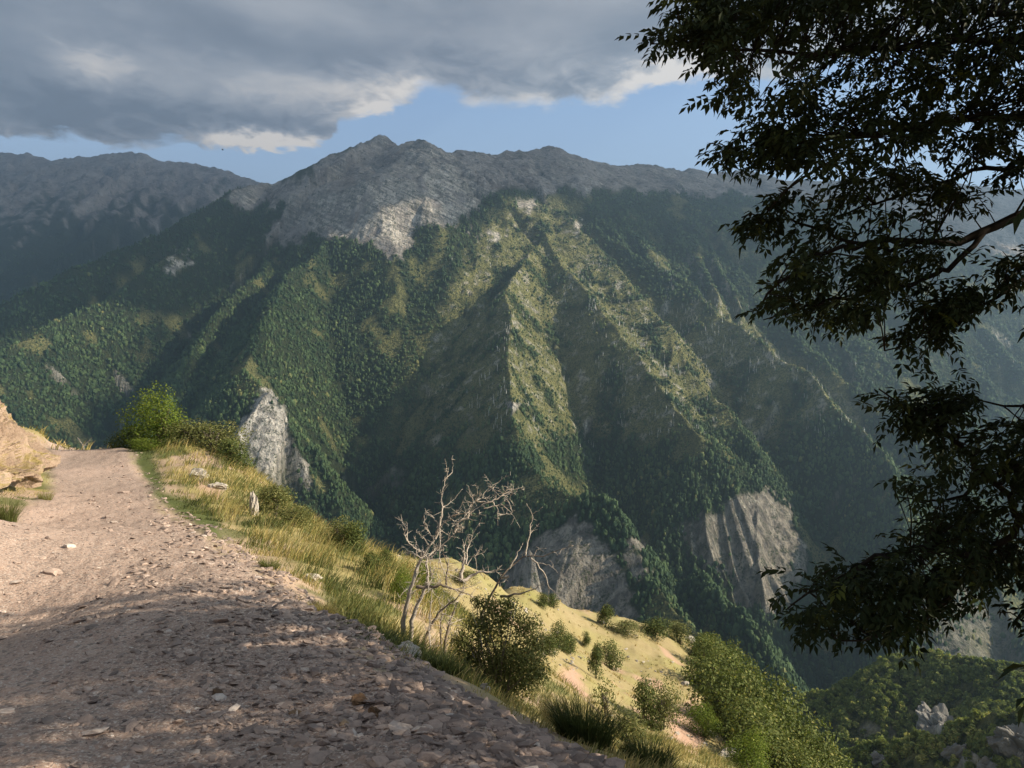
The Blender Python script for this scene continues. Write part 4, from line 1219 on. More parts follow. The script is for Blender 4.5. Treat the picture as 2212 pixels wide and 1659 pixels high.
dead_bush('dead_bush', 'leafless bleached bush with tangled grey branches on the edge of the grassy bank', B1, 8.4, 3)
B2 = [
 ([(1240,1130),(1380,850),(1470,760),(1560,685),(1700,690),(1800,640),(1905,600)], .022, .004, 0, 1),
 ([(1455,770),(1520,650),(1550,590)], .010, .004, 0, 0),
 ([(1570,685),(1600,500),(1620,380),(1580,300)], .009, .003, .05, 0),
 ([(1620,380),(1650,360),(1685,340)], .005, .003, .05, 0),
 ([(1610,700),(1700,800),(1740,910),(1820,980),(1880,1045)], .008, .002, -.1, 0),
 ([(1660,735),(1740,750),(1800,800)], .005, .002, -.1, 0),
 ([(1450,830),(1410,840),(1365,855)], .012, .006, -.1, 0),
 ([(1390,975),(1480,960),(1560,950),(1690,890)], .014, .006, -.1, 1),
 ([(1380,900),(1400,870),(1440,860)], .008, .005, 0, 0),
]
dead_bush('dead_bush', 'spindly dead branches reaching right above the olive bush towards the dark cliff', B2, 8.1, 4, 2.0)

# olive bush with very small leaves
def verge_bush():
    rng = np.random.default_rng(41)
    D = 7.4
    x, y = (1074-1106)/F*D, D
    z = float(ground_z(x, y)[0])
    t = empty('bush', (x, y, z))
    tag(t, 'big rounded olive bush with tiny leaves at the foot of the dead branches', 'bush')
    k = D/F
    H = (1500-1290)*k
    lob = []
    for (u, v, r) in [(1010,1420,44),(1075,1420,62),(1130,1400,54),(1040,1350,44),(1090,1330,46),(1140,1340,36),(1060,1470,56),(1120,1460,52),(1000,1370,30),(1160,1390,30),(1060,1300,26),(1030,1300,18),(1100,1290,18),(1160,1440,30),(1000,1460,32)]:
        lob.append(((u-1074)*k, rng.uniform(-.16, .16), (1505-v)*k, r*k*1.05, r*k*1.1, r*k*1.0))
    V, Fq, T = leaf_cloud(21000, .0134, lob, rng, .12, .2, .5)
    mb = MB(); mb.add(V, Fq, T); mb.build('leaves', [MAT_OLIVE], t)
    mb = MB()
    for q in range(26):
        l = lob[rng.integers(len(lob))]
        e = np.array(l[:3])+rng.normal(0, .5, 3)*l[3]
        s = np.array([rng.uniform(-.09, .09), rng.uniform(-.08, .08), -.12])
        m_ = s*.5+e*.5+rng.normal(0, .03, 3)
        mb.add(*tube_np(resample([s, m_, e], 7, .008, rng), np.linspace(.011, .0025, 7), 5))
    mb.build('stems', [MAT_DEADARK], t)
    mb = MB()
    for (u, v) in [(1015,1285),(1045,1270),(1120,1275),(990,1345),(1180,1350),(1190,1420),(985,1430)]:
        e = np.array([(u-1074)*k, rng.uniform(-.1, .1), (1505-v)*k]); s = e*.55
        mb.add(*tube_np(resample([s, e], 4, .01, rng), np.linspace(.005, .0015, 4), 4))
    mb.build('twigs', [MAT_DEAD], t)
verge_bush()
def crest_twig():
    y = 33.5; x = (181-1106)/F*y; z = float(ground_z(x, y)[0])
    t = empty('bare_twig', (x, y, z)); tag(t, 'small bare forked twig standing at the crest of the gravel road', 'twig')
    k = y/F
    for pts, r in (([(0, 0, -.1), (0, 0, 10*k), (-14*k, .02, 29*k)], .022), ([(0, 0, 12*k), (10*k, .03, 22*k), (18*k, 0, 30*k)], .016), ([(2*k, 0, 12*k), (12*k, .05, 14*k)], .012), ([(10*k, .03, 22*k), (20*k, 0, 24*k)], .01), ([(-8*k, 0, 20*k), (-9*k, 0, 27*k)], .01)):
        mb = MB(); mb.add(*tube_np(resample(pts, 6), np.linspace(r, r*.4, 6), 5)); mb.build('branch', [MAT_DEAD], t)
crest_twig()
# ------------------------------------------------------------------ the ash tree overhanging from the right
def ash_tree():
    rng = np.random.default_rng(2024)
    bx, by = 5.3, 4.9
    bz = float(ground_z(bx, by)[0])
    t = empty('ash_tree', (bx, by, bz))
    tag(t, 'dark leafy ash tree in shade overhanging the picture from the slope beside the road', 'tree')
    B = np.array([bx, by, bz])
    trunk = [(bx, by, bz-.4), (bx-.05, by, bz+1.2), (5.15, 4.95, -1.6), (5.0, 5.0, .2), (4.95, 5.05, 1.8), (4.7, 5.1, 3.6)]
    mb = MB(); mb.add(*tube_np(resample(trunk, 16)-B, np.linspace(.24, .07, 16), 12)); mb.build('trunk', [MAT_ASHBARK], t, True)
    LIMBS = [
     ([(5.0,5.0,.4),(2450,330,5.15),(2330,400,5.1),(2212,458,5.05),(2130,497,5.0),(2065,526,4.95),(1950,518,4.9),(1850,526,4.85),(1760,548,4.8),(1690,600,4.75),(1640,660,4.7)], .055, .006),
     ([(2010,520,4.92),(1900,540,5.0),(1800,506,5.0),(1720,484,4.95),(1650,462,4.9),(1602,470,4.9)], .016, .004),
     ([(1730,487,4.95),(1690,440,4.95),(1680,410,4.95)], .007, .003),
     ([(4.97,5.0,.9),(2400,300,5.4),(2212,345,5.4),(2100,375,5.35),(2000,410,5.3),(1900,432,5.3),(1800,470,5.2)], .035, .005),
     ([(4.95,5.05,1.3),(2400,200,5.3),(2212,245,5.2),(2000,270,5.1),(1800,300,5.0),(1650,335,4.9),(1560,360,4.85)], .045, .005),
     ([(4.93,5.05,1.8),(2400,60,5.1),(2212,80,5.0),(1950,100,4.9),(1750,120,4.8),(1550,95,4.75),(1410,95,4.7)], .045, .004),
     ([(2300,70,5.0),(2100,20,5.2),(1900,-10,5.3),(1700,-20,5.3)], .03, .006),
     ([(5.0,5.0,.3),(2330,520,4.8),(2212,592,4.75),(2140,652,4.7),(2060,705,4.65),(1960,735,4.6),(1920,752,4.6)], .030, .004),
     ([(2130,497,5.0),(2050,580,4.95),(1950,620,4.9),(1850,640,4.85),(1750,660,4.8),(1650,692,4.8)], .020, .004),
     ([(5.1,4.97,-1.3),(2400,1000,4.7),(2300,1075,4.65),(2212,1128,4.6),(2120,1205,4.55),(2062,1272,4.5),(2000,1330,4.45),(1900,1375,4.4),(1810,1385,4.4)], .050, .005),
     ([(2212,1128,4.6),(2110,1000,4.7),(2010,905,4.7),(1900,838,4.7)], .022, .004),
     ([(2120,1205,4.55),(1990,1180,4.5),(1860,1212,4.45),(1750,1280,4.4),(1695,1315,4.4)], .022, .004),
     ([(2300,1000,4.6),(2180,1010,4.9),(2050,1085,5.0),(1940,1080,5.0)], .020, .004),
     ([(2062,1272,4.5),(2040,1310,4.6),(1970,1370,4.6)], .012, .004),
     ([(5.0,5.0,-.6),(2420,830,4.8),(2300,850,4.8),(2180,880,4.8),(2080,850,4.8)], .03, .004),
     ([(2330,1220,4.5),(2212,1330,4.4),(2165,1318,4.4)], .012, .003),
     ([(5.0,5.0,.5),(6.2,4.4,1.6),(7.2,3.8,2.2)], .05, .01),
     ([(5.0,5.0,1.6),(4.4,3.6,2.6),(3.4,2.8,3.2),(2.6,2.4,3.4)], .05, .01),
     ([(4.7,5.1,3.6),(4.2,5.6,4.4),(3.2,6.0,4.9)], .05, .01),
     ([(5.0,5.0,.0),(6.0,5.8,.4),(6.8,6.4,.6)], .04, .01),
     ([(4.7,5.1,3.4),(3.4,4.6,4.2),(2.0,4.4,4.5)], .045, .01),
    ]
    nodes = []
    for pts, r0, r1 in LIMBS:
        q3 = np.array([P(*p) if abs(p[0]) > 50 else p for p in pts], float)
        n = 4*len(pts)
        q = resample(q3, n, .012, rng)
        mb = MB(); mb.add(*tube_np(q-B, np.linspace(r0, r1, n)*rng.uniform(.9, 1.1, n), 8)); mb.build('limb', [MAT_ASHBARK], t, True)
        nodes.append(q[n//4:])
    nodes = np.concatenate(nodes)
    # ---- where foliage hangs: outlines in the view with leaf density, then the rest of the crown beyond the frame
    REG = [
     ([(1480,60),(1530,10),(1620,-60),(2420,-80),(2420,330),(2212,300),(2150,325),(2060,322),(1900,330),(1840,340),(1780,385),(1700,368),(1640,340),(1660,300),(1600,240),(1560,200),(1525,165),(1530,120)], 590, (4.3, 5.9)),
     ([(1388,105),(1420,30),(1500,10),(1560,60),(1540,125),(1470,105)], 26, (4.5, 4.9)),
     ([(1440,20),(1560,0),(1700,-60),(1640,80),(1540,90)], 32, (4.4, 5.2)),
     ([(1542,352),(1570,295),(1640,275),(1720,300),(1740,365),(1650,335),(1570,362)], 36, (4.6, 5.0)),
     ([(1770,420),(1830,365),(1950,372),(2060,365),(2110,390),(2100,440),(2040,478),(1960,495),(1880,505),(1800,520),(1740,480)], 54, (4.7, 5.5)),
     ([(1592,465),(1650,438),(1690,412),(1722,465),(1790,480),(1780,525),(1700,505),(1620,530)], 22, (4.8, 5.0)),
     ([(1680,580),(1740,535),(1850,530),(1960,540),(2050,530),(2060,565),(1985,600),(1990,640),(1930,672),(1850,682),(1790,690),(1700,695),(1630,680),(1645,650),(1690,622)], 104, (4.4, 5.2)),
     ([(1925,748),(1970,705),(2040,650),(2130,605),(2190,605),(2130,640),(2080,685),(2030,725),(1960,752)], 46, (4.5, 4.8)),
     ([(2120,560),(2240,530),(2240,610),(2150,625)], 9, (4.6, 4.9)),
     ([(2050,325),(2212,300),(2350,290),(2350,380),(2150,400)], 16, (5.0, 5.6)),
     ([(1888,850),(1930,822),(2000,822),(2075,836),(2060,880),(1990,905),(1900,895)], 40, (4.6, 4.9)),
     ([(2060,880),(2100,868),(2212,885),(2420,850),(2420,1240),(2212,1190),(2110,1180),(1950,1190),(1935,1060),(1925,1030),(2000,985)], 165, (4.3, 5.2)),
     ([(1700,1275),(1745,1225),(1765,1190),(1860,1215),(1950,1185),(2110,1185),(2085,1260),(2020,1310),(1985,1355),(1900,1380),(1840,1385),(1765,1375),(1700,1325)], 112, (4.1, 4.8)),
     ([(2130,1180),(2300,1180),(2300,1290),(2150,1240)], 24, (4.4, 4.8)),
     ([(2165,1260),(2300,1260),(2300,1400),(2170,1350)], 5, (4.3, 4.5)),
    ]
    cen = []
    for ri, (poly, n, (d0, d1)) in enumerate(REG):
        xs = [p[0] for p in poly]; ys = [p[1] for p in poly]
        k = 0
        while k < n:
            u = rng.uniform(min(xs), max(xs), 400); v = rng.uniform(min(ys), max(ys), 400)
            s = in_poly(u, v, poly, .5) > .5
            # gaps between the sprays, where the sky shows
            gp = perlin(u/58, v/44, 91)+.6*perlin(u/24, v/20, 92)
            s &= rng.uniform(0, 1, 400) < sst(gp, -.28, .26)
            for a, b in zip(u[s], v[s]):
                if k >= n: break
                d = rng.uniform(d0, d1)
                cen.append(P(a+(20 if ri != 1 else 8), b-(16 if 0 < ri < 10 else 0)+(12 if ri in (10, 11) else 0), d)); k += 1
    ncore = len(cen)
    # unseen rest of the crown beyond the frame, thickened to shade the road
    k = 0
    while k < 1450:
        x, y, z = rng.uniform(1.4, 8.2), rng.uniform(2.2, 7.2), rng.uniform(-1.8, 5.6)
        e = ((x-5.0)/3.4)**2+((y-4.7)/2.6)**2+((z-1.8)/3.8)**2
        if e > 1 or e < .03: continue
        if y > .5:
            u, v = 1106+F*x/y, 829.5-F*z/y
            if u < 2320 and -60 < v < 1700: continue
        if perlin(x*1.1, y*1.1+z*.9, 93) < -.25: continue
        cen.append((x, y, z)); k += 1
    k = 0
    while k < 420:                                   # extra unseen leaf clusters right of the frame, added to shade the road
        x, y, z = rng.uniform(2.0, 5.2), rng.uniform(2.0, 4.7), rng.uniform(-1.7, 2.4)
        if 1106+F*x/y < 2330 or z < float(ground_z(x, y)[0])+.25 or perlin(x*1.3, y*1.3+z, 94) < -.3: continue
        cen.append((x, y, z)); k += 1
    cen = np.array(cen)
    # twigs tie each spray cluster to the nearest limb
    tw = MB()
    for i, c in enumerate(cen):
        d = np.linalg.norm(nodes-c, axis=1)
        j = np.argmin(d)
        if .04 < d[j] < (1.1 if i < ncore else .7) and (i < ncore or i % 3 == 0):
            m_ = (nodes[j]+c)/2+np.array([0, 0, .04*d[j]])+rng.normal(0, .03, 3)*d[j]
            tw.add(*tube_np(resample([nodes[j], m_, c], 6)-B, np.linspace(min(.0085, .003+.006*d[j]), .0022, 6), 5))
    tw.build('twigs', [MAT_ASHBARK], t)['kind'] = 'stuff'
    # pinnate leaves: a drooping midrib with leaflets in pairs
    def pinnate(seed):
        r = np.random.default_rng(seed)
        Vs, n = [], 0
        L = r.uniform(.11, .17); pairs = r.integers(2, 5)
        droop = r.uniform(.5, 1.3)
        def rach(s):
            a = droop*s
            return np.array([L*(math.sin(a+.001)/(droop+.001)) if droop > .01 else L*s, 0, -L*(1-math.cos(a))/droop*1.0]), np.array([math.cos(a), 0, -math.sin(a)])
        def leaflet(o, d, side):
            l = r.uniform(.042, .064); w = l*r.uniform(.19, .27)
            d = d/np.linalg.norm(d)
            sd = np.cross(d, [0, 0, 1.0]); sd /= np.linalg.norm(sd)+1e-9
            nr_ = np.cross(sd, d)
            tip = o+d*l-np.array([0, 0, l*r.uniform(.08, .3)])
            m_ = o+d*l*.45-np.array([0, 0, l*.04])
            Vs.append(np.array([o, m_+sd*w+nr_*w*.35, tip, m_-nr_*w*.1, m_-sd*w+nr_*w*.35]))
        for q in range(pairs):
            s = .28+.62*q/max(1, pairs-1)
            o, tg = rach(s)
            for sg in (-1, 1):
                leaflet(o, tg*.72+np.array([0, sg*1.0, 0])+r.normal(0, .16, 3)+np.array([0, 0, -.12]), sg)
        o, tg = rach(1.0)
        leaflet(o, tg+r.normal(0, .1, 3), 0)
        V = np.concatenate(Vs); k = len(Vs)
        Fq = np.concatenate([np.array([[0, 1, 2, 3], [0, 3, 2, 4]])+5*q for q in range(k)])
        return V, Fq
    TM = [pinnate(100+q) for q in range(14)]
    mb = MB()
    for i, c in enumerate(cen):
        m_ = 4 if i < ncore else 5
        out = np.array([-.75, -.1, -.05])+rng.normal(0, .5, 3)
        for q in range(m_):
            V, Fq = TM[rng.integers(len(TM))]
            if i >= ncore: V = V*1.55  # larger leaves beyond the frame, for denser shade on the road
            d = out+rng.normal(0, .75, 3); d[2] = d[2]*.5-.1
            az = math.atan2(d[1], d[0]); el = math.asin(np.clip(d[2]/np.linalg.norm(d), -.9, .9)); ro = rng.normal(0, .45)
            cx, sx = math.cos(ro), math.sin(ro); cyy, sy = math.cos(-el), math.sin(-el); cz, sz = math.cos(az), math.sin(az)
            Rx = np.array([[1, 0, 0], [0, cx, -sx], [0, sx, cx]]); Ry = np.array([[cyy, 0, sy], [0, 1, 0], [-sy, 0, cyy]]); Rz = np.array([[cz, -sz, 0], [sz, cz, 0], [0, 0, 1]])
            p = c+rng.normal(0, .04, 3)
            mb.add((V*rng.uniform(.85, 1.2))@(Rz@Ry@Rx).T+p-B, Fq, np.clip(rng.normal(.4, .2), 0, 1))
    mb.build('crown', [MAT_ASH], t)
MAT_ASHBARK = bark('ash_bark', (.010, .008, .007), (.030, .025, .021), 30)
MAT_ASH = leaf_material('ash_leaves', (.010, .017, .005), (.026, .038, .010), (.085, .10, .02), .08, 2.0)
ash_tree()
# ------------------------------------------------------------------ stones of the road
def stone_batch(pos, size, flat, tint, rng, tmpl=ICO1, jit=.42):
    tv, tf = tmpl
    n, k = len(pos), len(tv)
    q = np.repeat(tv[None], n, 0)*(1+rng.uniform(-jit, jit, (n, k, 1)))
    q = np.sign(q)*np.abs(q)**.8
    q = q*np.stack([size*rng.uniform(.75, 1.35, n), size*rng.uniform(.55, .95, n), size*flat], -1)[:, None]
    tx = rng.normal(0, .22, n)[:, None]; ty = rng.normal(0, .22, n)[:, None]
    q[..., 2] += tx*q[..., 0]+ty*q[..., 1]
    a = rng.uniform(0, 6.28, n)[:, None]
    x = q[..., 0]*np.cos(a)-q[..., 1]*np.sin(a); y = q[..., 0]*np.sin(a)+q[..., 1]*np.cos(a)
    V = np.stack([x+pos[:, 0, None], y+pos[:, 1, None], q[..., 2]+pos[:, 2, None]], -1)
    Fc = (tf[None]+(np.arange(n)*k)[:, None, None]).reshape(-1, 3)
    return V.reshape(-1, 3), Fc, np.repeat(tint, k)
def stone_material(name, cols, bump=.012):
    m, g = mat(name)
    t = g.attr('tint'); p = g.pos()
    n = g.noise(p, 26, 5, .65); n2 = g.noise(p, 5, 3)
    c = g.ramp(t, [(0, cols[0]), (.35, cols[1]), (.7, cols[2]), (1, cols[3])])
    c = g.mix(g.m('MULTIPLY', g.sstep(n, .4, .7), .45), c, cols[0])
    c = g.mix(g.m('MULTIPLY', g.sstep(n2, .5, .7), .3), c, cols[2])
    g.bsdf(c, .85, g.bump(n, .7, bump), .25)
    return m
MAT_STONE = stone_material('road_stones', ((.145, .112, .097), (.275, .207, .170), (.39, .292, .236), (.50, .43, .375)))
ER_curve = ER
def edge_x(y):
    return np.interp(y, ER[:, 1], ER[:, 0])
def sample_road(n, w_fn, rng, d0=2.9, d1=30):
    out = []
    while len(out) < n:
        u = rng.uniform(-120, 1330, 4000); v = rng.uniform(962, 1720, 4000)
        D = np.exp(rng.uniform(math.log(d0), math.log(d1), 4000))
        x = (u-1106)/F*D; y = D
        ok = (road_mask(x, y, .7) > .12)
        vv = 829.5-F*ground_z(x, y)/D
        ok &= (vv > 950) & (vv < 1760)
        x, y = x[ok], y[ok]
        keep = rng.uniform(0, 1, len(x)) < w_fn(x, y)
        out += list(zip(x[keep], y[keep]))
    return np.array(out[:n])
def build_gravel():
    rng = np.random.default_rng(61)
    def wf(x, y):
        e = edge_x(y)-x
        near = np.exp(-np.clip(e, 0, 9)/1.0)
        return np.clip(.02+.9*near*(.35+sst(fbm(x*1.4, y*1.4, 3, 68), -.35, .35))+.22*sst(fbm(x*.8, y*.8, 3, 66), .1, .5), 0, 1)*np.clip(4.6/np.hypot(x, y), .06, 1)**1.2
    xy = sample_road(16500, wf, rng)
    z = ground_z(xy[:, 0], xy[:, 1])
    e = edge_x(xy[:, 1])-xy[:, 0]
    big = np.exp(-np.clip(e, 0, 9)/1.1)
    size = rng.lognormal(math.log(.0078), .62, len(xy))*(1+1.3*big)*np.clip(np.hypot(*xy.T)/6, .9, 2.0)
    size = np.minimum(size, .060)
    V, Fc, T = stone_batch(np.column_stack([xy, z+size*.12]), size, rng.uniform(.16, .46, len(xy)), np.clip(rng.normal(.44, .26, len(xy))-.16*big, 0, 1), rng)
    o = mesh_np('gravel', V, Fc, [MAT_STONE], {'tint': T})
    tag(o, 'loose pinkish grey gravel strewn over the mountain road', 'gravel', kind='stuff')
build_gravel()

def rock(name, label, pos, size, seed, cat='rock', group=None, mat_=None, flat=.6, tint=.5, rough=.26, sub=2, sq=.75, rz=0):
    rng = np.random.default_rng(seed)
    v, f = ICO1
    for _ in range(sub): v, f = subdiv(v, f)
    v = np.sign(v)*np.abs(v)**sq
    for _ in range(7):                                # chop flat facets
        d = rng.normal(size=3); d /= np.linalg.norm(d)
        h = rng.uniform(.52, .85); pr = v@d
        v = v-np.clip(pr-h, 0, None)[:, None]*d*.9
    nz = fbm(v[:, 0]*1.7+seed+v[:, 2]*.8, v[:, 1]*1.7-v[:, 2]*1.3, 4, seed)
    v = v*(1+rough*nz)[:, None]
    sx, sy, sz = (size, size*.75, size*flat) if np.isscalar(size) else size
    v = v*np.array([sx, sy, sz])
    o = mesh_np(name, v, f, [mat_ or MAT_STONE], {'tint': np.clip(tint+.25*nz, 0, 1)}, smooth=False)
    o.location = pos; o.rotation_euler = (rng.uniform(-.12, .12), rng.uniform(-.12, .12), rz)
    tag(o, label, cat, group)
    return o
MAT_PALE = stone_material('pale_limestone', ((.17, .145, .118), (.29, .255, .212), (.37, .33, .28), (.46, .42, .37)), .03)
MAT_RUST = stone_material('rusty_stone', ((.07, .042, .024), (.14, .08, .042), (.20, .125, .07), (.28, .20, .13)))
RG = 'larger stones lying on the gravel road'
for k, (u, v, w, fl, ti, lab) in enumerate([
  (112,1240,44,.32,.62,'flat pink slab lying on the sunlit left half of the road, largest of its surroundings'),
  (150,1183,30,.35,.92,'pale flat stone with a dark underside on the sunlit road, above the big pink slab'),
  (32,1262,26,.3,.9,'whitish flake at the left road edge next to the tree shade'),
  (38,1218,18,.5,.4,'small brown stone left of the big pink slab on the sunlit road'),
  (3,1228,16,.7,.55,'brick coloured stone cut by the left picture edge on the sunlit road'),
  (106,1165,16,.5,.3,'dark little stone above and left of the pale flat stone on the road'),
  (236,1118,22,.4,.25,'dark jagged stone in the middle of the sunlit road, lower of two in line'),
  (195,1082,16,.4,.25,'dark stone farther up the sunlit road, left of the lane centre'),
  (270,1065,20,.3,.28,'thin dark stone right of centre far up the sunlit road'),
  (246,1130,18,.3,.85,'pale chip just under the dark jagged stone on the sunlit road'),
  (180,1066,14,.3,.22,'tiny dark stone left of the thin dark stone far up the road'),
  (455,1288,24,.4,.30,'dark stone near the edge of the tree shade on the coarse gravel'),
  (480,1280,22,.5,.72,'pink block touching the dark stone near the edge of the tree shade'),
  (560,1292,26,.22,.3,'flat dark sliver on the sunlit coarse gravel at the right road side'),
  (470,1500,30,.5,.12,'rust brown rounded lump alone in the shaded middle of the road'),
  (408,1412,18,.6,.78,'light grey angular stone in the shade left of the coarse gravel'),
  (660,1450,26,.4,.85,'pale grey stone on the shaded coarse gravel, upper of the pale ones'),
  (735,1480,30,.45,.55,'grey pointed stone on the shaded gravel near the verge'),
  (745,1566,26,.55,.95,'white cobble on the shaded gravel near the rusty clod'),
  (690,1572,22,.5,.88,'small whitish cobble left of the white cobble in the shade'),
  (690,1640,64,.3,.42,'long dark slab at the bottom of the picture among coarse stones'),
  (820,1652,50,.4,.62,'greyish pink slab at the bottom edge, right of the long dark slab'),
  (935,1640,56,.45,.5,'blocky grey stone at the bottom edge near the dark grass tuft'),
  (1035,1600,44,.4,.48,'grey slab leaning against the left side of the dark grass tuft'),
  (640,1545,34,.35,.5,'flat grey stone in the shaded rubble, left of the rusty clod'),
  (250,1646,24,.6,.8,'upright pink chip in the shaded foreground of the road'),
  (190,1490,26,.3,.7,'light flat stone in the left shaded part of the road'),
  (15,1540,34,.35,.85,'pale flat stone at the left picture edge in the shade'),
  (880,1590,30,.5,.6,'squat grey stone between the rubble and the verge grass'),
]):
    x, y, z = hit(u, v, 2.2, 60)
    s = w/F*y*.55
    rock('stone', lab, (x, y, z+s*fl*.35), s, 300+k, 'stone', RG, MAT_RUST if 'rust' in lab else MAT_STONE, fl, ti, .2, 1, .7, rz=k*1.3)
x, y, z = hit(775, 1520, 2.2, 60)
rock('earth_clod', 'rusty brown clod of earth half sunk in the shaded gravel near the verge', (x, y, z+.01), (.052, .04, .03), 411, 'clod', None, MAT_RUST, .6, .35, .4, 3)
rock('earth_clod', 'shadowed brown clump right of the white cobble on the gravel', tuple(np.array(hit(808, 1546, 2.2, 60))+(0, 0, .01)), (.045, .04, .04), 412, 'clod', None, MAT_RUST, .6, .2, .4, 3)
# rocks on the banks
for (u, v, w, h, lab, sd, D) in [
  (548,1128,24,72,'upright pale stone standing in the golden grass of the bank',501,17.5),
  (425,1020,50,26,'pale ledge of rock on the grassy bank under the row of bushes',502,24),
  (470,1052,40,20,'low pale rock ledge on the bank, below the longer ledge',503,22),
  (672,1276,40,22,'pale slab breaking out of the road edge beside the grass',504,10.2),
  (885,1480,66,40,'pinkish broken rock at the verge in front of the dead bush',505,6.2),
  (760,1385,36,20,'pinkish stone in the turf at the right road edge',506,7.2),
  (1048,1588,26,22,'small whitish stone under the olive bush at the shade line',507,6.0)]:
    x, y = (u-1106)/F*D, D; z = float(ground_z(x, y)[0])
    rock('rock', lab, (x, y, z+h/F*D*.22), (w/F*D*.5, w/F*D*.4, h/F*D*.5), sd, 'rock', 'pale rocks along the bank', MAT_PALE, 1, .5, .3, 3, .8, rz=sd*.7)
x, y, z = hit(1580, 1652, 8, 80)
rock('boulder', 'large pale boulder with a flat lit top at the bottom edge below the wooded slope', (x, y, z+.2*72/F*y), (.50*72/F*y, .40*72/F*y, .36*72/F*y), 521, 'boulder', None, MAT_PALE, 1, .55, .2, 4, .7)
for (u, v, w, h, lab, sd) in [(1497,1470,26,16,'grey white outcrop at the right rim of the meadow below the trees',531),(1487,1384,22,14,'pale rocks at the far corner of the meadow beside the brownish shrub',532),(1512,1395,20,16,'pale block behind the far corner of the meadow',533),(1478,1480,18,9,'small pale rock left of the rim outcrop',534),(1298,1346,14,6,'tiny pale stone on the meadow crest left of the cone shaped tree',535)]:
    x, y, z = hit(u, v, 20)
    rock('rock', lab, (x, y, z+.1), (w/F*y*.6, w/F*y*.5, h/F*y*.6), sd, 'rock', 'rocks round the meadow', MAT_PALE, 1, .45, .35, 3, .8)

# rock bank left of the road
bank_rng = np.random.default_rng(17)
def rock_bank():
    v, f = ICO1
    for _ in range(6): v, f = subdiv(v, f)
    v = np.sign(v)*np.abs(v)**.8
    c = np.array([-12.7, 15.9, -2.1]); s = np.array([2.6, 5.6, 2.2])
    a = math.radians(14)
    w = v*s
    w = np.stack([w[:, 0]*math.cos(a)-w[:, 1]*math.sin(a), w[:, 0]*math.sin(a)+w[:, 1]*math.cos(a), w[:, 2]], -1)
    for _ in range(46):                               # broken, flat joint faces
        dd = bank_rng.normal(size=3); dd /= np.linalg.norm(dd); pr = v@dd; hh = bank_rng.uniform(.80, .96)
        w = w-(np.clip(pr-hh, 0, None)[:, None]*dd*.95)*s.mean()
    lay = w[:, 2]*.9+w[:, 0]*.5+.25*fbm(w[:, 0], w[:, 1], 3, 71)
    st = ridged(lay*1.1, w[:, 1]*.12, 3, 73)
    n = fbm(w[:, 0]*.55+w[:, 2]*.4, w[:, 1]*.5-w[:, 2]*.4, 5, 72, .58)
    n2 = fbm(w[:, 0]*2.1+w[:, 2]*1.4, w[:, 1]*1.9-w[:, 2]*1.6, 3, 74)
    d = .26*n+.08*(st-.5)+.13*n2+.10*np.round(2.2*fbm(w[:, 0]*1.1+w[:, 2]*.8, w[:, 1]*1.0-w[:, 2]*.9, 2, 75))
    d = d+.05*ridged(w[:, 0]*2.6+w[:, 2]*2.2, w[:, 1]*2.3-w[:, 2]*2.0, 3, 76)+.03*fbm(w[:, 0]*7+w[:, 2]*5, w[:, 1]*7-w[:, 2]*6, 2, 77)
    w = w+v/np.linalg.norm(v, axis=1)[:, None]*d[:, None]
    w = w+np.array([.22, .05, 0])*np.clip(-w[:, 2:3], 0, 3)          # talus: the foot spreads towards the road
    o = mesh_np('rock_bank', w, f, [MAT_BANK], {'tint': np.clip(.5+.5*n, 0, 1)}, smooth=False)
    o.location = c
    tag(o, 'weathered buff rock bank rising at the left edge of the road', 'rock bank')
def bank_material():
    m, g = mat('buff_bank_rock')
    p = g.pos()
    n = g.noise(p, 1.4, 6, .65); n2 = g.noise(p, 7, 5, .65)
    ro = g.n('ShaderNodeVectorRotate', rotation_type='AXIS_ANGLE'); g.put(ro.inputs['Vector'], p)
    ro.inputs['Axis'].default_value = (.2, 1, 0); ro.inputs['Angle'].default_value = .5
    lay = g.noise(g.scale(ro.outputs[0], (.9, .9, 2.6)), 1.6, 6, .65, 1.2)
    c = g.mix(g.sstep(n, .3, .7), (.235, .165, .118), (.345, .255, .185))
    c = g.mix(g.m('MULTIPLY', g.sstep(lay, .46, .34), .6), c, (.15, .115, .085))
    c = g.mix(g.sstep(n2, .58, .75), c, (.16, .15, .07))
    nm = g.n('ShaderNodeNewGeometry').outputs['Normal']
    sp = g.n('ShaderNodeSeparateXYZ'); g.put(sp.inputs[0], nm)
    c = g.mix(g.m('MULTIPLY', g.sstep(sp.outputs[2], .55, .9), g.sstep(n, .42, .58)), c, (.25, .19, .075))
    h = g.m('ADD', g.m('MULTIPLY', lay, .8), n2)
    g.bsdf(c, .92, g.bump(h, 1.0, .12), .12)
    return m
MAT_BANK = bank_material()
rock_bank()

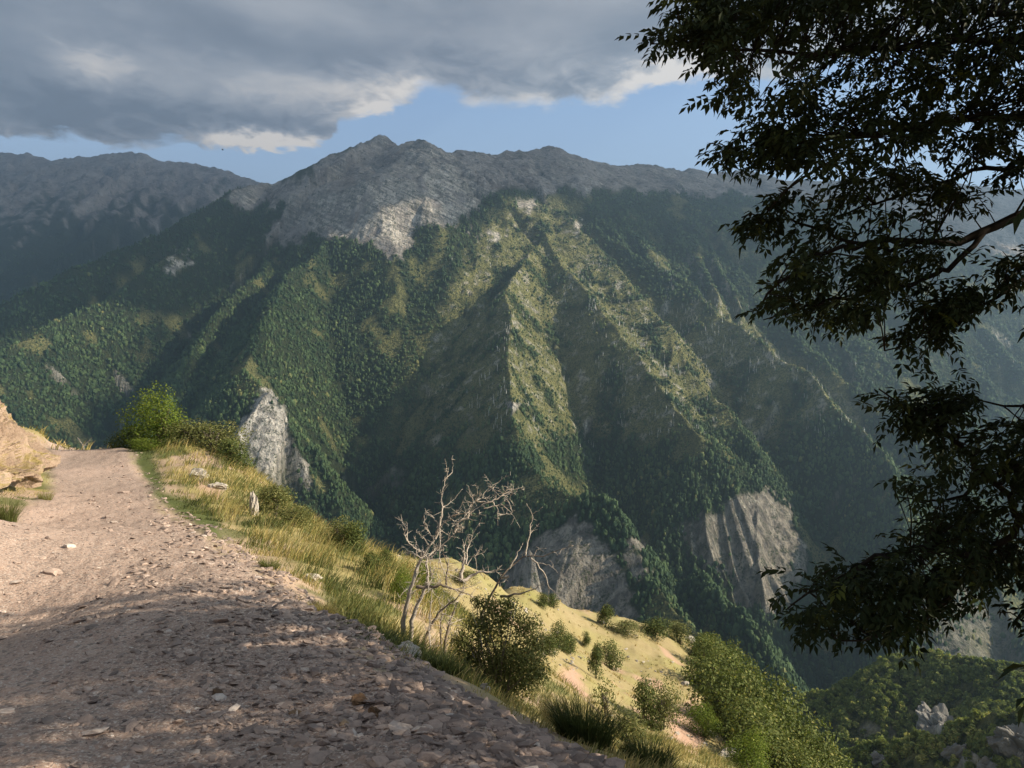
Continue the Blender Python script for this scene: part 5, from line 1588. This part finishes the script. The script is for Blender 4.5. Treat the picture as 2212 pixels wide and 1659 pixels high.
# ------------------------------------------------------------------ grass
def grass_material():
    m, g = mat('wild_grass')
    t = g.attr('tint')
    c = g.ramp(t, [(0, (.05, .065, .018)), (.3, (.135, .150, .040)), (.6, (.34, .275, .095)), (1, (.54, .40, .18))])
    b = g.n('ShaderNodeBsdfPrincipled'); g.put(b.inputs['Base Color'], c); b.inputs['Roughness'].default_value = .6
    b.inputs['Specular IOR Level'].default_value = .25
    tr = g.n('ShaderNodeBsdfTranslucent'); g.put(tr.inputs[0], c)
    ms = g.n('ShaderNodeMixShader'); ms.inputs[0].default_value = .35
    g.t.links.new(b.outputs[0], ms.inputs[1]); g.t.links.new(tr.outputs[0], ms.inputs[2])
    o = g.n('ShaderNodeOutputMaterial'); g.t.links.new(ms.outputs[0], o.inputs[0])
    return m
MAT_GRASS = grass_material()
def blades(pos, length, width, lean_dir, lean, tint, rng):
    n = len(pos)
    a = rng.uniform(0, 6.283, n)
    side = np.stack([np.cos(a), np.sin(a), np.zeros(n)], -1)
    hd = lean_dir+rng.normal(0, .55, (n, 2)); hd /= np.linalg.norm(hd, axis=1)[:, None]+1e-9
    rows = []
    for q, wf in ((0, 1.), (.4, .85), (.75, .55), (1., .08)):
        bend = lean*(q**1.8)
        c = pos+np.stack([hd[:, 0]*length*bend, hd[:, 1]*length*bend, length*q*np.sqrt(np.clip(1-.55*(bend)**2, .1, 1))], -1)
        rows.append(c-side*(width*wf*.5)[:, None]); rows.append(c+side*(width*wf*.5)[:, None])
    V = np.stack(rows, 1).reshape(-1, 3)
    b = (np.arange(n)*8)[:, None]
    Fq = np.concatenate([np.concatenate([b+k, b+k+1, b+k+3, b+k+2], 1) for k in (0, 2, 4)])
    return V, Fq, np.repeat(tint, 8)
def sample_ground(n, dens, rng):
    i = np.arange(GX_.shape[0]-1); 
    cx = .25*(GX_[:-1, :-1]+GX_[1:, :-1]+GX_[:-1, 1:]+GX_[1:, 1:])
    cyy = .25*(GY_[:-1, :-1]+GY_[1:, :-1]+GY_[:-1, 1:]+GY_[1:, 1:])
    area = np.diff(G_R)[:, None]*np.diff(G_PH)[None, :]*np.hypot(cx, cyy)
    w = area*dens[:-1, :-1]
    c = np.cumsum(w.ravel()); idx = np.searchsorted(c, rng.uniform(0, c[-1], n)); nc = GX_.shape[1]-1
    i, j = idx//nc, idx % nc
    a, b = rng.uniform(0, 1, n), rng.uniform(0, 1, n)
    L = lambda M: M[i, j]*(1-a)*(1-b)+M[i+1, j]*a*(1-b)+M[i, j+1]*(1-a)*b+M[i+1, j+1]*a*b
    return np.stack([L(GX_), L(GY_), L(GZ_)], -1), L
def build_grass():
    rng = np.random.default_rng(91)
    X, Y = GX_, GY_
    r = np.hypot(X, Y)
    front = (Y > 1) & (GU > -120) & (GU < 2330) & (GV < 1800)
    edge = X-np.interp(Y, ER[:, 1], ER[:, 0])
    right = edge > 0
    cl = sst(fbm(X*1.3, Y*1.3, 3, 95)+.5*fbm(X*.3, Y*.3, 2, 96), -.45, .35)
    bare = G_BARE
    d1 = front*(r < 42)*(r > 2.6)*(1-sst(G_ROAD, .15, .6))*(.10+cl)*(1-.85*bare)/np.clip(r/7, .45, 6)**1.35
    d1 = d1*np.where(right, sst(edge, .0, .55)*.9+.1, .55)+front*(r < 42)*right*(1-sst(G_ROAD, .3, .8))*sst(G_GREEN, .25, .6)*1.1/np.clip(r/7, .45, 6)**1.35
    p, L = sample_ground(80000, d1, rng)
    rr = np.hypot(p[:, 0], p[:, 1]); gr = L(G_GREEN); ed = L(edge)
    ub = 1106+F*p[:, 0]/p[:, 1]
    ln = (.08+.24*sst(ed, .2, 1.4))*rng.uniform(.5, 1.25, len(p))*(1-.5*gr)*(.6+.6*L(cl))*(1-.66*sst(ub, 900, 1080)*(rr < 22))
    tn = np.clip(.57-.46*gr+rng.normal(0, .17, len(p))-.36*sst(fbm(p[:, 0]*.5, p[:, 1]*.5, 2, 97), -.1, .5), 0, 1)
    V, Fq, T = blades(p-np.array([0, 0, .02]), ln, .0042+.00058*rr, np.array([.7, .35]), rng.uniform(.25, .95, len(p)), tn, rng)
    # sparse tufts in the gravel near the verge
    o = mesh_np('grass', V, Fq, [MAT_GRASS], {'tint': T})
    tag(o, 'long golden and green grass on the bank beside the road', 'grass', kind='stuff')
    d2 = front*(r > 36)*(r < 150)*(1-.8*bare)*(.2+sst(fbm(X/5, Y/5, 3, 98), -.2, .5))/np.clip(r/60, .5, 3)
    p0, L = sample_ground(5200, d2, rng)
    p = np.repeat(p0, 7, 0)+np.column_stack([rng.normal(0, .10, (len(p0)*7, 2)), np.zeros(len(p0)*7)])
    p[:, 2] = ground_z(p[:, 0], p[:, 1])
    rr = np.hypot(p[:, 0], p[:, 1]); sc = np.repeat(rng.lognormal(0, .4, len(p0)), 7)
    V, Fq, T = blades(p-np.array([0, 0, .03]), rng.uniform(.10, .26, len(p))*sc, .02+.0005*rr, np.array([.5, .2]), rng.uniform(.2, .9, len(p)), np.clip(np.repeat(rng.normal(.60, .2, len(p0)), 7)+rng.normal(0, .06, len(p)), 0, 1), rng)
    o = mesh_np('meadow_grass', V, Fq, [MAT_GRASS], {'tint': T})
    tag(o, 'short dry yellow grass of the meadow below the road', 'grass', kind='stuff')
build_grass()
def hill_rocks():
    D = np.exp(np.linspace(math.log(180), math.log(700), 1500))
    for (u, v, w, h, lab, sd) in [(2018,1580,74,62,'pale pointed crag on the crest of the near wooded hill at lower right',541),(2195,1618,90,66,'big pale outcrop at the right picture edge on the near wooded hill',542),
        (2075,1640,56,34,'low grey outcrop in the middle of the near wooded hill',543),(1905,1650,44,26,'small grey rock low on the left flank of the near wooded hill',544),(2140,1668,60,34,'grey rock at the bottom edge right of the low grey outcrop',545)]:
        x, y, z = (u-1106)/F*D, D, (829.5-v)/F*D
        k = np.argmax(hill_height(x, y) >= z)
        d = D[k]
        rock('rock', lab, (x[k], y[k], z[k]+h/F*d*.15), (w/F*d*.55, w/F*d*.5, h/F*d*.62), sd, 'rock', 'rocks on the near wooded hill', MAT_CRAG, 1, .5, .5, 4, .85, rz=sd)
MAT_CRAG = stone_material('hill_limestone', ((.10, .093, .082), (.175, .162, .145), (.23, .213, .19), (.29, .27, .245)), .5)
hill_rocks()
def meadow_stones():
    rng = np.random.default_rng(64)
    r = np.hypot(GX_, GY_)
    d = (GY_ > 1)*(GU > 700)*(GU < 1900)*(r > 34)*(r < 140)*(.05+sst(fbm(GX_/7, GY_/7, 3, 99), .15, .6))/np.clip(r/60, .5, 3)
    p, L = sample_ground(900, d, rng)
    size = np.clip(rng.lognormal(math.log(.10), .55, len(p)), .04, .5)
    V, Fc, T = stone_batch(p+np.array([0, 0, .02]), size, rng.uniform(.4, .8, len(p)), np.clip(rng.normal(.6, .2, len(p)), 0, 1), rng)
    o = mesh_np('meadow_stones', V, Fc, [MAT_PALE], {'tint': T})
    tag(o, 'small pale stones scattered over the dry meadow', 'stones', kind='stuff')
meadow_stones()
def tussock(label, u, v, D, wpx, hpx, n, seed, tint, lean=.8):
    rng = np.random.default_rng(seed)
    x, y = (u-1106)/F*D, D; z = float(ground_z(x, y)[0])
    k = D/F
    rad = np.sqrt(rng.uniform(0, 1, n))*wpx*k*.30; a = rng.uniform(0, 6.28, n)
    px, py = x+rad*np.cos(a), y+rad*np.sin(a)*.8
    pz = ground_z(px, py)
    p = np.stack([px-x, py-y, pz-z-.02], -1)
    ln = hpx*k*rng.uniform(.55, 1.2, n)*(1-.3*rad/(wpx*k*.3))
    ld = np.stack([np.cos(a), np.sin(a)], -1)
    V, Fq, T = blades(p, ln, np.full(n, .0045), ld*1.4, rng.uniform(.2, 1.0, n)*lean, np.clip(rng.normal(tint, .08, n), 0, 1), rng)
    o = mesh_np('grass_tuft', V, Fq, [MAT_GRASS], {'tint': T})
    o.location = (x, y, z)
    tag(o, label, 'grass tuft')
tussock('bushy dark green grass tuft in the tree shade at the bottom edge of the road', 1262, 1640, 4.9, 190, 120, 1100, 5, .03)  # dark green blades, tint deepened to carry the tree shade
tussock('lower dark grass tuft spreading right of the bushy dark one', 1400, 1668, 4.9, 170, 80, 700, 6, .06)
tussock('dark green grass clump at the shade line left of the olive bush', 960, 1500, 6.1, 130, 56, 500, 7, .10)
tussock('tall straw grass clump in front of the meadow, right of the olive bush', 1215, 1560, 6.6, 120, 110, 420, 8, .72)
tussock('small green turf clump on the gravel at the right road edge', 582, 1246, 9.6, 70, 36, 420, 9, .22)
tussock('brownish grass clump at the right road edge under the green turf clump', 700, 1350, 7.2, 90, 40, 420, 10, .55)
tussock('dark green grass clump growing on top of the rock bank', 14, 965, 13.2, 60, 80, 500, 12, .2)
tussock('grass clump at the foot of the rock bank by the road', 98, 1072, 18, 44, 26, 300, 13, .38)
tussock('flat green grass clump at the left road edge below the rock bank', 10, 1120, 14.0, 60, 30, 300, 14, .28)
def bird():
    x, y, z = P(481, 324, 160)
    mb = MB()
    mb.add(np.array([(-.25, 0, 0), (0, .06, .05), (.3, 0, 0), (0, -.06, .05), (0, 0, -.06)]), np.array([(0, 1, 2), (0, 2, 3), (0, 4, 1), (1, 4, 2), (2, 4, 3), (3, 4, 0)]))
    mb.add(np.array([(-.1, .04, .03), (.12, .04, .03), (.0, .55, .20), (-.14, .5, .2), (-.1, -.04, .03), (.12, -.04, .03), (.0, -.55, .20), (-.14, -.5, .2)]), np.array([(0, 1, 2, 3), (5, 4, 7, 6)]))
    m, g = mat('dark_feathers'); g.bsdf((.03, .03, .03), .8)
    o = mb.build('bird', [m]); o.location = (x, y, z); o.rotation_euler = (.3, 0, .6)
    tag(o, 'tiny dark bird flying in the sky gap left of the peak', 'bird')
bird()
# ------------------------------------------------------------------ the air of the valley
def build_haze():
    x0, x1, y0, y1, z0, z1 = -5600, 5600, -255, 7700, -860, 1790
    V = np.array([(x, y, z) for z in (z0, z1) for y in (y0, y1) for x in (x0, x1)], float)
    Fc = np.array([(0, 2, 3, 1), (4, 5, 7, 6), (0, 1, 5, 4), (2, 6, 7, 3), (0, 4, 6, 2), (1, 3, 7, 5)])
    m, g = mat('valley_air')
    pv = g.n('ShaderNodeVolumePrincipled')
    pv.inputs['Color'].default_value = (0.50, 0.75, 1.0, 1)
    pv.inputs['Density'].default_value = HAZE
    pv.inputs['Anisotropy'].default_value = 0.72
    o = g.n('ShaderNodeOutputMaterial')
    g.t.links.new(pv.outputs[0], o.inputs['Volume'])
    h = mesh_np('haze', V, Fc, [m])
    tag(h, kind='stuff')
HAZE = 1.5e-4
build_haze()
